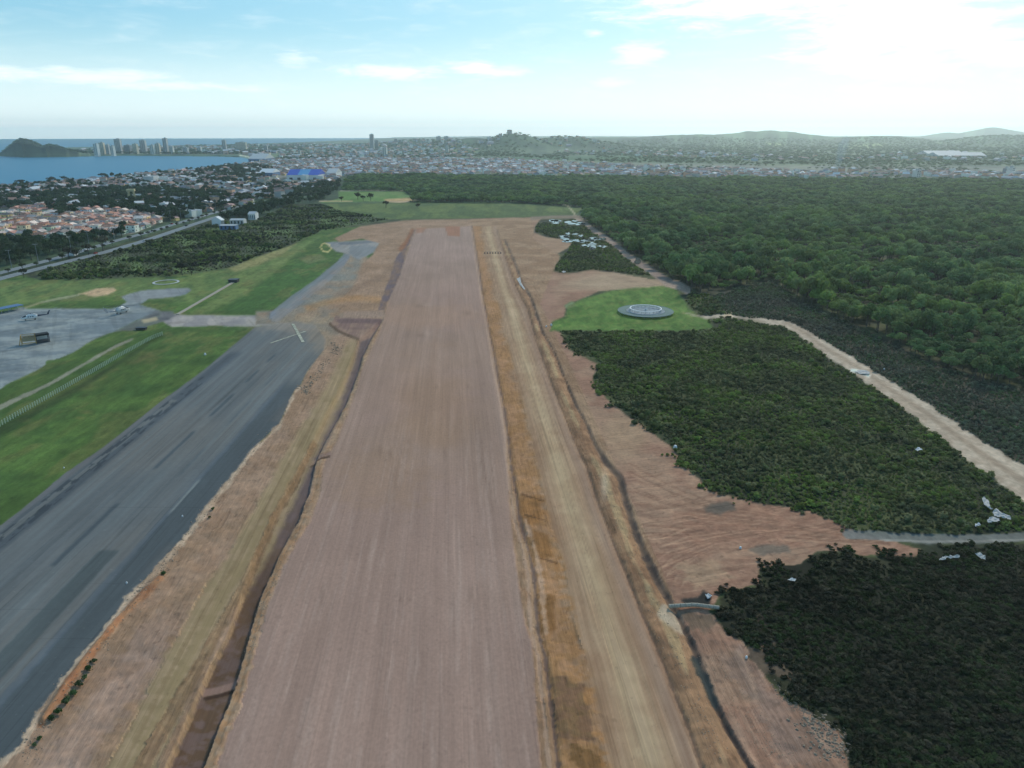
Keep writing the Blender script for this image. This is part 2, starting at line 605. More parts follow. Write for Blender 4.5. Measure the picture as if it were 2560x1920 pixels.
def inside(pts, x, y):
    res = np.zeros(np.shape(x), bool)
    n = len(pts)
    for i in range(n):
        ax, ay = pts[i]
        bx, by = pts[(i + 1) % n]
        if ay == by:
            continue
        cond = ((ay > y) != (by > y))
        res ^= cond & (x < (bx - ax) * (y - ay) / (by - ay) + ax)
    return res


def sdf(pts, m=60.0):
    """negative inside, in photo pixels"""
    d = seg_dist(pts, m, True)
    return np.where(inside(pts, PX, PY), -d, d)


def paint(mask, col):
    C[...] = C * (1 - mask[..., None]) + np.asarray(col, float) * mask[..., None]


def area(pts, col, reg=None, soft=5.0, wob=10.0, op=1.0, noise=None):
    s = sdf(pts) + (NP if noise is None else noise) * wob * (0.25 + NEAR)
    m = sstep(-s, -soft, soft) * op
    paint(m, col)
    if reg:
        REG[s < 0] = RID[reg]
    return s


def band(pts, w, col, reg=None, soft=None, wob=4.0, op=1.0, wpow=True):
    """strip along a line; w = half width in photo pixels (number, or one per point taken along y)"""
    d = seg_dist(pts, 90)
    if not isinstance(w, (int, float)):
        ys = np.array([p[1] for p in pts], float)
        ws = np.array(w, float)
        o = np.argsort(ys)
        w = np.interp(PY, ys[o], ws[o])
    s = d - w + NP * wob * (0.2 + NEAR)
    soft = soft or 2.5
    m = sstep(-s, -soft, soft) * op
    paint(m, col)
    if reg:
        REG[s < 0] = RID[reg]
    return s, d, w


def mottled(c1, c2, n, lo=-0.12, hi=0.12):
    f = sstep(n, lo, hi)[..., None]
    return np.asarray(c1, float) * (1 - f) + np.asarray(c2, float) * f


# base
C[...] = mottled((40, 48, 36), (62, 72, 46), N1)
paint(sstep(N2, 0.08, 0.2) * 0.3, (74, 72, 56))
REG[...] = RID['ground']
far = PY < 545
C[far] = mottled((44, 62, 50), (58, 78, 58), N3)[far]
REG[PY < 520] = RID['terrain']

area([(1890, 1424), (1920, 1413), (2001, 1410), (2044, 1382), (2157, 1392), (2300, 1392), (2560, 1362), (2980, 1345), (2980, 2300), (2330, 2300), (2120, 1914), (2041, 1802), (1920, 1700), (1809, 1576), (1789, 1535), (1812, 1485), (1919, 1464)], mottled((30, 34, 26), (44, 48, 34), N1), None, 5, 10)  # ground under the lower scrub, darkened with the same cloud shade
area([(1963, 804), (2050, 850), (2172, 925), (2296, 1005), (2412, 1088), (2560, 1185), (2980, 1440), (2980, 1120), (2560, 975), (2325, 905), (2209, 850), (2021, 762), (1925, 700), (1780, 740), (1760, 790)], mottled((44, 46, 42), (58, 58, 50), N1), None, 5, 10)
# bay, outer sea, far shore
BAY = [(-460, 492), (-200, 476), (0, 467), (145, 452), (260, 446), (376, 434), (492, 425), (593, 413), (636, 404), (628, 397),
       (600, 391), (540, 389), (400, 388), (300, 387), (160, 390), (60, 391), (2, 388), (-30, 386), (-460, 386)]
OUT = [(-460, 390), (-30, 389), (0, 384), (18, 376), (60, 371), (160, 369), (300, 366), (600, 361), (760, 355), (880, 350), (960, 345), (1010, 342)]
ox = np.array([p[0] for p in OUT], float)
oy = np.array([p[1] for p in OUT], float)
SEA = inside(BAY, PX, PY) | ((PY < np.interp(PX, ox, oy)) & (PX < 1010))
Z = np.where(PY < 470, 2.0 * sstep(470 - PY, 0, 40), 0.0)
Z = Z + 24.0 * sstep(WY, 5000, 13000) * sstep(PX, 950, 1250)


def hill(px, py_base, py_top, wl, wr, dd, pw=2.0, rough=0.15):
    """rounded hill seen at px: its foot at py_base, its top at py_top, half widths in pixels, depth in metres"""
    global Z
    d0 = G(px, py_base).y + dd * 0.7
    el = math.atan((960 - py_top) / F) - PITCH
    top = H + d0 / CT * math.tan(el) * 1.0
    wpx = np.where(PX < px, wl, wr)
    g = np.exp(-np.abs((PX - px) / wpx) ** pw - ((WY - d0) / dd) ** 2)
    nz = 1 + rough * (fbm(PX / 28.0, WY / 420.0, 4, int(px) % 50) - 0.5) * 2
    Z = np.maximum(Z, g * max(top, 5.0) * nz)


hill(62, 391, 347, 44, 66, 260, 2.0, 0.10)
hill(120, 391, 362, 60, 70, 240, 2.0, 0.2)
hill(1282, 380, 336, 110, 100, 420, 2.0, 0.12)
hill(1200, 378, 345, 150, 150, 420, 2.2, 0.12)
hill(1400, 378, 342, 90, 150, 420, 2.2, 0.12)
hill(1060, 372, 349, 120, 120, 600, 2.2, 0.12)
hill(1920, 360, 327, 230, 190, 1300, 1.7, 0.10)
hill(1740, 362, 336, 230, 200, 1300, 2.0, 0.10)
hill(1560, 360, 343, 260, 200, 1500, 2.0, 0.08)
hill(2190, 362, 339, 190, 170, 1100, 2.0, 0.1)
hill(2500, 366, 339, 150, 260, 900, 2.0, 0.1)
hill(2800, 366, 338, 200, 260, 900, 2.0, 0.1)
hill(2475, 346.6, 319, 95, 120, 1200, 1.5, 0.04)
hill(2370, 346.6, 331, 70, 70, 1200, 1.6, 0.04)
hill(2700, 346.6, 320, 160, 200, 1200, 1.5, 0.04)
Z = np.where(SEA, -14.0, Z)

# farmland, bush and town ground beyond the forest
hillmask = sstep(Z, 12, 40)
n_far = fbm(PX / 60.0, PY / 5.0, 4, 21) - 0.5
n_far2 = fbm(PX / 140.0, PY / 9.0, 3, 23) - 0.5
fa = sstep(442 - PY, 0, 6)
paint(fa, mottled((58, 80, 68), (84, 104, 84), n_far))
paint(fa * sstep(n_far2, 0.05, 0.2) * 0.6, (96, 120, 80))
paint(hillmask, mottled((40, 62, 52), (62, 90, 68), n_far))
paint(sstep(Z, 3, 8) * (PX < 200), (34, 50, 46))
paint(hillmask * sstep(PX, 1500, 1750) * sstep(NP, -0.1, 0.25), (92, 126, 96))
area([(860, 396), (1280, 394), (1500, 408), (1920, 414), (2960, 420), (2960, 450), (1920, 446), (1280, 440), (1010, 439), (850, 440), (700, 420)], (112, 116, 116), None, 4, 6, 0.7)
area([(1500, 388), (1750, 384), (1700, 396), (1560, 400)], (78, 112, 78), None, 2, 5, 0.6)
area([(1160, 396), (1560, 390), (1780, 398), (1700, 408), (1300, 400)], (58, 92, 66), None, 2, 5, 0.9)
area([(2100, 366), (2210, 364), (2230, 371), (2110, 373)], (128, 150, 92), None, 1.5, 3, 0.8)
area([(1915, 363), (1965, 364), (1960, 369), (1918, 368)], (128, 150, 92), None, 1.5, 3, 0.8)
band([(600, 390), (622, 395), (640, 402)], 2.2, (196, 186, 166), 'beach', 1.0, 0)
# town floor on the left
area([(-460, 520), (0, 470), (145, 455), (260, 449), (376, 437), (492, 428), (593, 416), (640, 406), (700, 420), (850, 440), (830, 455), (760, 470), (700, 490),
      (600, 500), (500, 500), (380, 500), (250, 505), (60, 520), (-200, 545)], mottled((70, 82, 80), (112, 114, 112), NP), None, 4, 6, 0.9)
area([(-460, 560), (0, 535), (120, 520), (290, 528), (400, 545), (380, 566), (330, 586), (230, 592), (120, 597), (0, 592), (-460, 640)],
     mottled((108, 110, 106), (136, 132, 126), NP), None, 4, 6, 0.95)
# verge between the town and the highway
area([(-460, 640), (0, 592), (230, 592), (330, 586), (400, 560), (640, 500), (640, 520), (470, 560), (300, 610), (0, 690), (-460, 800)], mottled((40, 58, 46), (62, 82, 60), NP), None, 4, 8)

# meadow behind the runway end, football field
area([(700, 520), (802, 508), (1016, 506), (1280, 508), (1460, 520), (1440, 536), (1290, 546), (1190, 546), (973, 549), (900, 558), (760, 540)],
     mottled((68, 92, 64), (88, 110, 72), NP), 'meadow', 4, 8)
area([(846, 479), (1010, 478), (1040, 500), (1010, 503), (840, 506), (800, 507), (848, 496)], mottled((84, 122, 72), (96, 126, 84), NP), 'meadow', 2, 4)
band([(850, 477), (920, 476), (1005, 477)], 1.2, (150, 150, 130), None, 1.0, 0)
band([(800, 503), (880, 503)], 1.6, (150, 146, 124), None, 1.0, 1)
area([(960, 498), (1030, 494), (1046, 503), (1000, 507), (965, 505)], (168, 150, 126), None, 2, 3)

# airfield grass
GR = [(-460, 740), (0, 698), (60, 690), (101, 700), (188, 703), (420, 692), (579, 670), (640, 642), (727, 613), (802, 575), (900, 566), (980, 570), (960, 640),
      (900, 800), (760, 1000), (500, 1300), (-460, 1900)]
area(GR, mottled((62, 92, 54), (74, 104, 60), N1), 'grass_field', 3, 6)
area([(-460, 735), (0, 700), (400, 694), (579, 672), (640, 645), (760, 605), (800, 590), (740, 640), (640, 690), (560, 735), (480, 760), (300, 740), (0, 770), (-460, 900)],
     mottled((86, 112, 76), (104, 126, 86), NP), 'grass_field', 8, 18, 0.85)
area([(560, 668), (640, 643), (700, 622), (740, 610), (700, 640), (640, 665), (590, 680)], (142, 140, 112), None, 5, 10, 0.8)
area([(640, 700), (760, 650), (820, 640), (800, 690), (720, 750), (640, 780), (560, 780)], (62, 98, 58), None, 8, 14, 0.8)
area([(745, 645), (800, 636), (820, 648), (770, 660)], (120, 122, 104), None, 4, 8, 0.6)
area([(470, 795), (640, 790), (630, 808), (480, 815)], (110, 118, 96), None, 6, 10, 0.5)
area([(580, 720), (690, 655), (740, 630), (720, 655), (610, 740), (520, 780), (480, 780)], (112, 128, 92), None, 6, 14, 0.6)
area([(95, 694), (101, 683), (174, 653), (275, 632), (376, 602), (475, 570), (560, 553), (640, 551), (721, 511), (802, 509), (860, 530), (973, 549), (900, 561), (854, 569), (802, 578), (727, 613), (640, 642), (579, 668), (500, 680), (420, 690), (188, 699)],
     mottled((54, 60, 48), (78, 98, 60), NP, -0.2, 0.2), 'ground', 3, 6)
# bare patches in the grass
area([(194, 735), (240, 722), (285, 719), (292, 726), (270, 738), (230, 742)], (176, 160, 134), 'dirt_ground', 3, 6)
area([(150, 752), (194, 738), (240, 741), (215, 752)], (120, 118, 92), None, 4, 8, 0.5)
band([(62, 770), (100, 757), (150, 746), (196, 738)], 2.4, (140, 150, 138), None, 1.5, 2)
for (x, y, w, h, o) in ((360, 890, 34, 18, .5), (330, 905, 26, 10, .5), (215, 1030, 24, 9, .35), (60, 1050, 22, 8, .3), (420, 836, 16, 6, .5), (200, 1045, 16, 6, .3)):
    q = np.exp(-((PX - x) / w) ** 2 - ((PY - y) / h) ** 2)
    paint(sstep(q + NP * 0.9, 0.3, 0.9) * o, (128, 112, 88))
paint(sstep(N3, 0.02, 0.2) * (REG == RID['grass_field']) * (PX < 760) * (PY > 820) * 0.5, (54, 80, 48))
paint(sstep(fbm(WX / 7, WY / 30, 3, 33) - 0.5, 0.06, 0.25) * (REG == RID['grass_field']) * (PY > 820) * 0.35, (86, 104, 62))
paint(sstep(fbm(WX / 11, WY / 24, 4, 34) - 0.5, 0.07, 0.2) * (REG == RID['grass_field']) * (PX < 900) * 0.4, (112, 112, 80))
paint(sstep(fbm(WX / 3, WY / 5, 3, 35) - 0.5, 0.12, 0.25) * (REG == RID['grass_field']) * (PX < 900) * 0.3, (50, 70, 42))

# apron, pad, taxiway
AP = [(-460, 800), (0, 783), (52, 768), (72, 773), (139, 770), (272, 772), (300, 766), (316, 754), (304, 742), (320, 735), (360, 726), (430, 721), (470, 721),
      (478, 727), (462, 737), (420, 745), (372, 748), (348, 762), (400, 776), (402, 780), (345, 800), (289, 828), (240, 845), (185, 880), (145, 897), (116, 903), (112, 912), (95, 924),
      (17, 961), (0, 973), (-460, 1150)]
apn = fbm(PX / 120.0, PY / 9.0, 4, 41) - 0.5
area(AP, mottled((100, 114, 122), (124, 136, 140), apn), 'apron', 3, 4)
am = (REG == RID['apron'])
paint(am * sstep(fbm(PX / 160, (PY + PX * 0.18) / 7.0, 3, 43) - 0.5, 0.04, 0.18) * 0.55, (86, 98, 106))
paint(am * sstep(fbm(PX / 110, (PY + PX * 0.14) / 6.0, 3, 46) - 0.5, 0.06, 0.2) * 0.5, (138, 148, 146))
area([(300, 742), (360, 726), (470, 720), (478, 727), (420, 745), (372, 748), (340, 756)], (122, 128, 132), None, 3, 3, 0.6)
area([(402, 780), (470, 788), (640, 789), (735, 800), (735, 812), (640, 816), (613, 816), (540, 815), (463, 816), (430, 818), (400, 800)],
     mottled((122, 122, 124), (142, 140, 138), NP), 'taxiway', 3, 5)
area([(289, 828), (345, 800), (392, 776), (430, 778), (440, 790), (400, 806), (340, 826)], (84, 88, 92), 'taxiway', 3, 6, 0.8)
band([(395, 786), (355, 800), (420, 796)], 3, (62, 66, 72), None, 3, 3, 0.7)
area([(352, 800), (390, 792), (396, 800), (360, 808)], (160, 150, 120), None, 3, 3, 0.8)
band([(-300, 1160), (-60, 1044), (0, 1018), (120, 962), (220, 905), (290, 865), (330, 848)], [11, 7, 6, 4.5, 3.5, 3, 2.5], (122, 122, 114), 'dirt_track', 2, 5, 0.85)
band([(-200, 1178), (0, 1078), (100, 1022), (200, 968), (300, 905), (380, 852), (410, 838)], [14, 11, 9, 7, 6, 4, 3], (44, 62, 42), None, 5, 6, 0.6)

# old runway: asphalt with patched strips, s runs across it
S1 = (PX - 1255.0) / np.maximum(PY - 347.0, 20)
OR = [(637, 818), (735, 803), (790, 812), (814, 843), (814, 871), (770, 925), (750, 964), (735, 978), (698, 1060), (637, 1117), (451, 1357), (327, 1485), (260, 1577), (231, 1608), (153, 1703), (90, 1790), (49, 1868), (14, 1896),
      (-80, 2010), (-460, 2300), (-460, 1700), (0, 1314), (52, 1276), (162, 1184), (260, 1117), (405, 1002), (509, 926)]
so = area(OR, mottled((88, 97, 101), (96, 102, 103), fbm(WX / 20, WY / 50, 3, 58) - 0.5), 'old_runway', 2.5, 2.0)
om = sstep(-so, -2, 2)
st = fbm(S1 * 60, PY / 260.0, 3, 51) - 0.5
paint(om * sstep(st, -0.1, 0.25) * 0.6, (94, 108, 114))
paint(om * sstep(-st, 0.0, 0.25) * 0.35, (74, 88, 97))


def stripe(s0, s1, y0, y1, col, op=1.0, es=0.006, ey=8, w=0.008):
    ss = S1 + (NP * w)
    m = sstep(ss, s0 - es, s0 + es) * (1 - sstep(ss, s1 - es, s1 + es)) * sstep(PY, y0 - ey, y0 + ey) * (1 - sstep(PY, y1 - ey, y1 + ey))
    paint(om * m * op, col)


stripe(-1.275, -1.215, 880, 2300, (62, 74, 84), 0.75, 0.012)
stripe(-1.34, -1.285, 880, 2300, (92, 98, 106), 0.6, 0.01)
dsh = sstep(fbm(S1 * 90, PY / 16.0, 2, 53), 0.55, 0.62)
paint(om * dsh * ((S1 > -1.272) & (S1 < -1.225)) * (PY > 940) * 0.75, (46, 56, 64))
paint(om * (1 - dsh) * ((S1 > -1.265) & (S1 < -1.245)) * (PY > 1000) * 0.5, (106, 114, 112))
for (a, b) in ((1259, 1415), (1078, 1172), (985, 1040), (925, 955), (885, 905)):
    stripe(-1.059, -1.046, a, b, (62, 75, 84), 0.85, 0.004, 5, 0.003)
for (a, b) in ((1120, 1190), (1000, 1060), (930, 965)):
    stripe(-0.965, -0.955, a, b, (68, 80, 88), 0.5, 0.004, 8, 0.003)
stripe(-0.978, -0.93, 1376, 2300, (66, 79, 84), 0.8, 0.004, 4, 0.004)
stripe(-0.886, -0.78, 960, 2300, (64, 76, 83), 0.85, 0.006, 20, 0.01)
stripe(-0.9, -0.882, 960, 2300, (68, 84, 98), 0.5, 0.006, 20)
stripe(-0.891, -0.884, 1200, 1282, (136, 148, 146), 0.6, 0.003, 10, 0.002)
paint(om * sstep(S1, -0.85, -0.8) * sstep(N1, 0.0, 0.2) * 0.4, (92, 92, 90))
# the buried part beyond the taxiway and the turning pad
area([(640, 778), (712, 776), (742, 746), (799, 706), (848, 660), (880, 628), (915, 640), (940, 660), (930, 700), (880, 760), (820, 800), (735, 806), (640, 812)],
     mottled((116, 118, 114), (136, 126, 114), NP), 'dirt_ground', 5, 10)
band([(690, 790), (742, 748), (799, 706), (848, 662), (866, 640)], [16, 15, 13, 11, 8], (104, 116, 128), 'old_runway', 3, 5, 0.9)
band([(735, 765), (780, 740), (825, 712)], 6, (76, 84, 94), None, 4, 6, 0.7)
area([(812, 607), (840, 604), (905, 600), (950, 594), (952, 606), (935, 630), (900, 650), (868, 636), (838, 628)], mottled((112, 122, 128), (128, 132, 132), NP), 'old_runway', 3, 6)
area([(842, 606), (900, 603), (946, 598), (940, 606), (880, 612), (850, 612)], (82, 94, 106), None, 2, 3, 0.7)
band([(806, 610), (801, 618), (808, 628), (820, 630), (828, 622), (824, 612), (812, 608), (806, 610)], 1.6, (172, 168, 132), None, 1.2, 1)

# all bare earth of the works
D_LEFT = [(637, 1117), (698, 1060), (735, 978), (752, 962), (770, 926), (811, 872), (812, 846), (788, 814), (735, 803), (740, 778), (800, 770), (860, 740), (880, 722), (902, 662), (932, 636), (948, 608), (905, 597), (848, 605), (836, 596), (880, 575), (900, 566), (973, 556),
          (1016, 551), (1060, 549), (1190, 547), (1280, 545), (1340, 546), (1335, 580), (1300, 620), (1250, 800), (1300, 1100), (1400, 1500), (1400, 2300), (-460, 2400), (-80, 2010), (14, 1896), (49, 1868), (90, 1790),
          (153, 1703), (231, 1608), (260, 1577), (327, 1485), (451, 1357)]
area(D_LEFT, mottled((142, 124, 110), (132, 114, 98), N1), 'dirt_ground', 2.5, 3)
D_RIGHT = [(1180, 549), (1280, 545), (1355, 544), (1345, 556), (1332, 570), (1335, 582), (1370, 594), (1405, 598), (1428, 610), (1418, 622), (1395, 632), (1396, 652), (1380, 660), (1345, 664), (1340, 672),
           (1400, 682), (1420, 684), (1480, 676), (1530, 680), (1580, 690), (1630, 698), (1690, 702), (1718, 716), (1716, 726), (1690, 722), (1650, 720), (1560, 724), (1500, 728), (1460, 745), (1415, 762), (1410, 790), (1380, 806), (1376, 822), (1401, 832), (1425, 877), (1494, 909), (1482, 952), (1500, 978),
           (1529, 1010), (1598, 1057), (1676, 1117), (1708, 1158), (1769, 1221), (1809, 1239), (1920, 1259), (2024, 1279), (2134, 1323), (2160, 1338), (2238, 1352), (2305, 1378), (2290, 1390), (2157, 1389), (2120, 1378), (2044, 1378), (2001, 1408), (1920, 1415), (1896, 1420),
           (1905, 1462), (1812, 1478), (1790, 1500), (1775, 1530), (1789, 1540), (1809, 1576), (1859, 1608), (1873, 1642), (1920, 1702), (1963, 1747), (2030, 1781), (2041, 1802), (2105, 1839), (2120, 1914), (2150, 2010), (2330, 2300), (1200, 2300)]
area(D_RIGHT, mottled((142, 122, 108), (132, 108, 96), N1), 'dirt_fan', 2.5, 9)
area([(1180, 549), (1330, 546), (1335, 600), (1400, 640), (1350, 760), (1420, 900), (1600, 1300), (1900, 2000), (1200, 2300)], mottled((142, 124, 106), (130, 110, 92), N1), 'dirt_ground', 4, 4)
REG[(REG == RID['dirt_fan']) & (PY > 1530)] = RID['dirt_ground']
fm = (REG == RID['dirt_fan']).astype(float)
# colours inside the right-hand dirt
paint(fm * sstep(np.exp(-((PX - 1900) / 260) ** 2 - ((PY - 1310) / 70) ** 2) + NP * 0.4, 0.25, 0.7) * 0.7, (136, 108, 95))
paint(fm * sstep(np.exp(-((PX - 1560) / 70) ** 2 - ((PY - 1090) / 70) ** 2), 0.3, 0.8) * 0.7, (146, 130, 112))
paint(fm * sstep(np.exp(-((PX - 1560) / 170) ** 2 - ((PY - 705) / 30) ** 2), 0.2, 0.8) * 0.7, (154, 144, 128))
paint(fm * sstep(np.exp(-((PX - 1385) / 90) ** 2 - ((PY - 620) / 40) ** 2), 0.2, 0.8) * 0.6, (146, 130, 112))
paint(fm * sstep(np.exp(-((PX - 1355) / 40) ** 2 - ((PY - 745) / 70) ** 2), 0.2, 0.8) * 0.7, (136, 112, 102))
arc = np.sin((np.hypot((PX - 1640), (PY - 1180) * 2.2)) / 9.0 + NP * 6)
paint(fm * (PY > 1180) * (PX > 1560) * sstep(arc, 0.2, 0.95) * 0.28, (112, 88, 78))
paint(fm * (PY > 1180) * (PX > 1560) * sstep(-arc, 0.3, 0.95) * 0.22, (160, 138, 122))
top_ = [(1570, 1150), (1680, 1212), (1800, 1262), (1950, 1290), (2120, 1330)]
bot_ = [(1640, 1470), (1700, 1425), (1790, 1372), (1950, 1346), (2230, 1364)]
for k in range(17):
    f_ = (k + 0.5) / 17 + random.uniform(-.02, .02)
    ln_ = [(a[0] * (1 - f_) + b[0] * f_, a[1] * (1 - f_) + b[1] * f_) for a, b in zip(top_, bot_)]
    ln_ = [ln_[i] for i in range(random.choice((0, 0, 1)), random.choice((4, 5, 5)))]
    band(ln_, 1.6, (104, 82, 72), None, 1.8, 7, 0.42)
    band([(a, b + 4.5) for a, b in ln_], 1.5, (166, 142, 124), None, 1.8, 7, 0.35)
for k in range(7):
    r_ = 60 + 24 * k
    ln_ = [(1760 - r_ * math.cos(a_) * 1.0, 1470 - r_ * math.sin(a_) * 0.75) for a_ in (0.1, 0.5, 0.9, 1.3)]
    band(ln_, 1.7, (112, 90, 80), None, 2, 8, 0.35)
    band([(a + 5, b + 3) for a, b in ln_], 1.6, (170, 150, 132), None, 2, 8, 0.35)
area([(1760, 1268), (1800, 1250), (1830, 1255), (1840, 1275), (1800, 1286), (1770, 1280)], (84, 84, 82), None, 5, 12, 0.85)
area([(1870, 1372), (1920, 1360), (1970, 1362), (1975, 1378), (1910, 1388)], (98, 96, 92), None, 5, 12, 0.8)
area([(1700, 1420), (1800, 1400), (1830, 1440), (1740, 1470)], (152, 136, 118), None, 12, 30, 0.7)
area([(1900, 1530), (1990, 1700), (1850, 1680)], (120, 100, 92), None, 8, 30, 0.5)
area([(1850, 1620), (1890, 1690), (2000, 1800), (2080, 1850), (2060, 1914), (1960, 1914), (1880, 1760), (1800, 1640)], (124, 112, 108), None, 12, 26, 0.6)
# pond track on the right edge
band([(2120, 1335), (2240, 1342), (2325, 1347), (2440, 1347), (2560, 1342), (2700, 1336), (2980, 1330)], [12, 13, 14, 12, 12, 12, 12], (96, 102, 102), 'dirt_track', 3, 6, 0.9)
band([(2200, 1350), (2325, 1354), (2440, 1353), (2560, 1350)], 2.5, (132, 134, 130), None, 2, 3, 0.7)

# new runway
RL = [(1038, 574), (1016, 640), (999, 690), (967, 757), (958, 796), (926, 863), (909, 900), (897, 941), (871, 1005), (851, 1045), (819, 1103), (800, 1150), (790, 1230), (762, 1302), (722, 1369), (690, 1440), (660, 1505), (625, 1640), (600, 1740), (556, 1845), (530, 1914), (380, 2300)]
RRr = [(1177, 566), (1187, 619), (1198, 685), (1207, 757), (1213, 773), (1222, 831), (1230, 880), (1242, 952), (1256, 1016), (1266, 1091), (1268, 1143), (1275, 1288), (1292, 1420), (1306, 1527), (1332, 1619), (1338, 1729), (1345, 1830), (1352, 1914), (1395, 2300)]
nr_c = mottled((140, 124, 117), (136, 121, 112), N3)
S2 = (PX - 1127.0) / np.maximum(PY - 347.0, 20)
sr = area(RL + RRr[::-1], nr_c, 'new_runway', 4, 4)
rm = sstep(-sr, -3, 3)
stn = fbm(S2 * 46, PY / 330.0, 4, 61) - 0.5
paint(rm * sstep(stn, 0.0, 0.28) * 0.3, (148, 135, 129))
paint(rm * sstep(-stn, 0.0, 0.28) * 0.22, (122, 107, 99))
paint(rm * sstep(700 - PY, -60, 100) * 0.6, (144, 131, 127))
paint(rm * sstep(np.exp(-((PX - 1080) / 130) ** 2 - ((PY - 1010) / 110) ** 2) + N3 * 1.2, 0.3, 0.9) * 0.6, (136, 116, 98))
paint(rm * sstep(np.exp(-((PX - 1050) / 220) ** 2 - ((PY - 790) / 40) ** 2) + NP * 0.8, 0.3, 0.9) * 0.55, (144, 124, 110))
paint(rm * sstep(np.exp(-((PX - 960) / 160) ** 2 - ((PY - 1200) / 100) ** 2) + NP * 0.8, 0.3, 0.9) * 0.5, (138, 120, 104))
paint(rm * (sstep(fbm(S2 * 130, PY / 120.0, 3, 66), 0.62, 0.74)) * 0.3 * sstep(PY, 900, 1200), (158, 147, 142))
area([(1112, 566), (1150, 566), (1150, 592), (1120, 590)], (140, 104, 84), None, 2, 3, 0.8)
area([(1040, 570), (1066, 569), (1058, 582), (1040, 584)], (140, 104, 84), None, 2, 3, 0.6)
for (x, y, w, h) in ((950, 1130, 8, 12), (1112, 1132, 6, 16), (1002, 1500, 5, 8), (1024, 1502, 5, 6), (1176, 1490, 5, 20), (804, 1490, 6, 26), (975, 1135, 5, 12), (1050, 840, 10, 6), (1170, 784, 10, 5), (1045, 766, 10, 4), (1170, 968, 4, 6), (1092, 968, 4, 6), (1008, 698, 8, 3)):
    paint(rm * np.exp(-((PX - x) / w) ** 2 - ((PY - y) / h) ** 2) * 0.25, (96, 82, 74))
    paint(rm * np.exp(-((PX - x - w * 2) / w) ** 2 - ((PY - y + 4) / h) ** 2) * 0.18, (166, 152, 144))
for (x, y, h) in ((1217, 1645, 40), (870, 1700, 30), (720, 1720, 30), (1060, 1800, 70), (930, 1380, 40), (830, 1280, 40)):
    paint(rm * np.exp(-((PX - x - (PY - y) * (x - 1127) / (y - 347)) / 5.0) ** 2 - ((PY - y) / h) ** 2) * 0.4, (166, 154, 148))
# pale ochre shoulder of the runway, both sides
band([(967, 757), (945, 830), (905, 910), (872, 1005), (835, 1100), (800, 1160), (790, 1240), (762, 1310), (718, 1380), (688, 1440), (655, 1520), (622, 1640), (595, 1740), (550, 1845), (525, 1914), (380, 2300)],
     [3, 4, 5, 7, 8, 9, 9, 10, 11, 12, 13, 14, 16, 18, 20, 30], mottled((150, 132, 112), (148, 120, 92), NP), 'dirt_ground', 5, 10, 0.7)

area([(700, 776), (742, 748), (800, 706), (850, 664), (905, 650), (890, 700), (850, 745), (800, 776)], mottled((112, 120, 122), (132, 124, 114), fbm(PX / 40.0, PY / 12.0, 3, 59) - 0.5), None, 12, 20, 0.75)
tip = np.exp(-((PX - 775) / 120) ** 2 - ((PY - 806) / 36) ** 2) + NP * 0.8
paint(sstep(tip, 0.2, 0.85) * 0.85, mottled((138, 130, 116), (116, 116, 112), NP))
tip = np.exp(-((PX - 800) / 40) ** 2 - ((PY - 850) / 40) ** 2) + NP * 0.8
paint(sstep(tip, 0.3, 0.9) * 0.6, (126, 120, 108))
tip = np.exp(-((PX - 690) / 120) ** 2 - ((PY - 812) / 16) ** 2) + NP * 0.6
paint(sstep(tip, 0.3, 0.8) * 0.55, (122, 122, 116))
# left trench and its spur
TR = [(1031, 575), (1013, 613), (990, 645), (973, 697), (950, 757), (947, 774), (962, 776), (968, 757), (999, 690), (1020, 616), (1039, 575)]
area(TR, mottled((96, 88, 98), (112, 98, 92), NP), 'trench', 2, 4)
band([(1031, 575), (1015, 606), (1002, 622)], [4, 5, 6], (124, 88, 66), None, 3, 3, 0.8)
TL = [(955, 800), (926, 850), (906, 890), (895, 930), (868, 1000), (845, 1045), (812, 1103), (790, 1150), (772, 1230), (745, 1302), (706, 1369), (674, 1440), (645, 1505), (608, 1640), (578, 1740), (535, 1845), (510, 1914), (380, 2200), (330, 2300),
      (230, 2300), (300, 2150), (417, 1917), (480, 1773), (530, 1660), (567, 1596), (608, 1483), (640, 1384), (689, 1279), (735, 1200), (785, 1103), (820, 1028), (845, 984), (866, 940), (884, 895), (900, 848)]
st_ = area(TL, (96, 88, 92), 'trench', 3, 4)
tm = sstep(-st_, -3, 3)
paint(tm * sstep(PY, 1150, 1500), mottled((88, 74, 62), (98, 86, 84), NP))
paint(tm * sstep(np.exp(-((PX - 640) / 60) ** 2 - ((PY - 1440) / 150) ** 2) + NP, 0.3, 0.9) * 0.5, (74, 62, 54))
# spur towards the taxiway
area([(825, 811), (840, 790), (860, 795), (900, 798), (955, 800), (925, 840), (897, 850), (850, 832)], mottled((116, 100, 98), (130, 114, 106), NP), 'trench', 2.5, 4)
area([(835, 800), (862, 794), (955, 797), (948, 808), (850, 808)], (98, 84, 88), None, 2.5, 3, 0.9)
area([(850, 795), (862, 780), (960, 777), (962, 792), (870, 796)], (138, 124, 116), 'dirt_ground', 3, 4, 0.9)
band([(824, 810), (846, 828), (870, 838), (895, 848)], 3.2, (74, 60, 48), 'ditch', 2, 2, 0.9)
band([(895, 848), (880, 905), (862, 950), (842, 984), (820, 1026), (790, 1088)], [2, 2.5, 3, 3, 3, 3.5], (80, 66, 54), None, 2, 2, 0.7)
# cross mounds in the trench
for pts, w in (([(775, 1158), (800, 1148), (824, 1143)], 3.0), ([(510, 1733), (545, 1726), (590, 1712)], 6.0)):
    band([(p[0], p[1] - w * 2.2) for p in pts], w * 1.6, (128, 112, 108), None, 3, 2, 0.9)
    band(pts, w * 0.7, (58, 46, 40), None, 2, 2, 0.9)

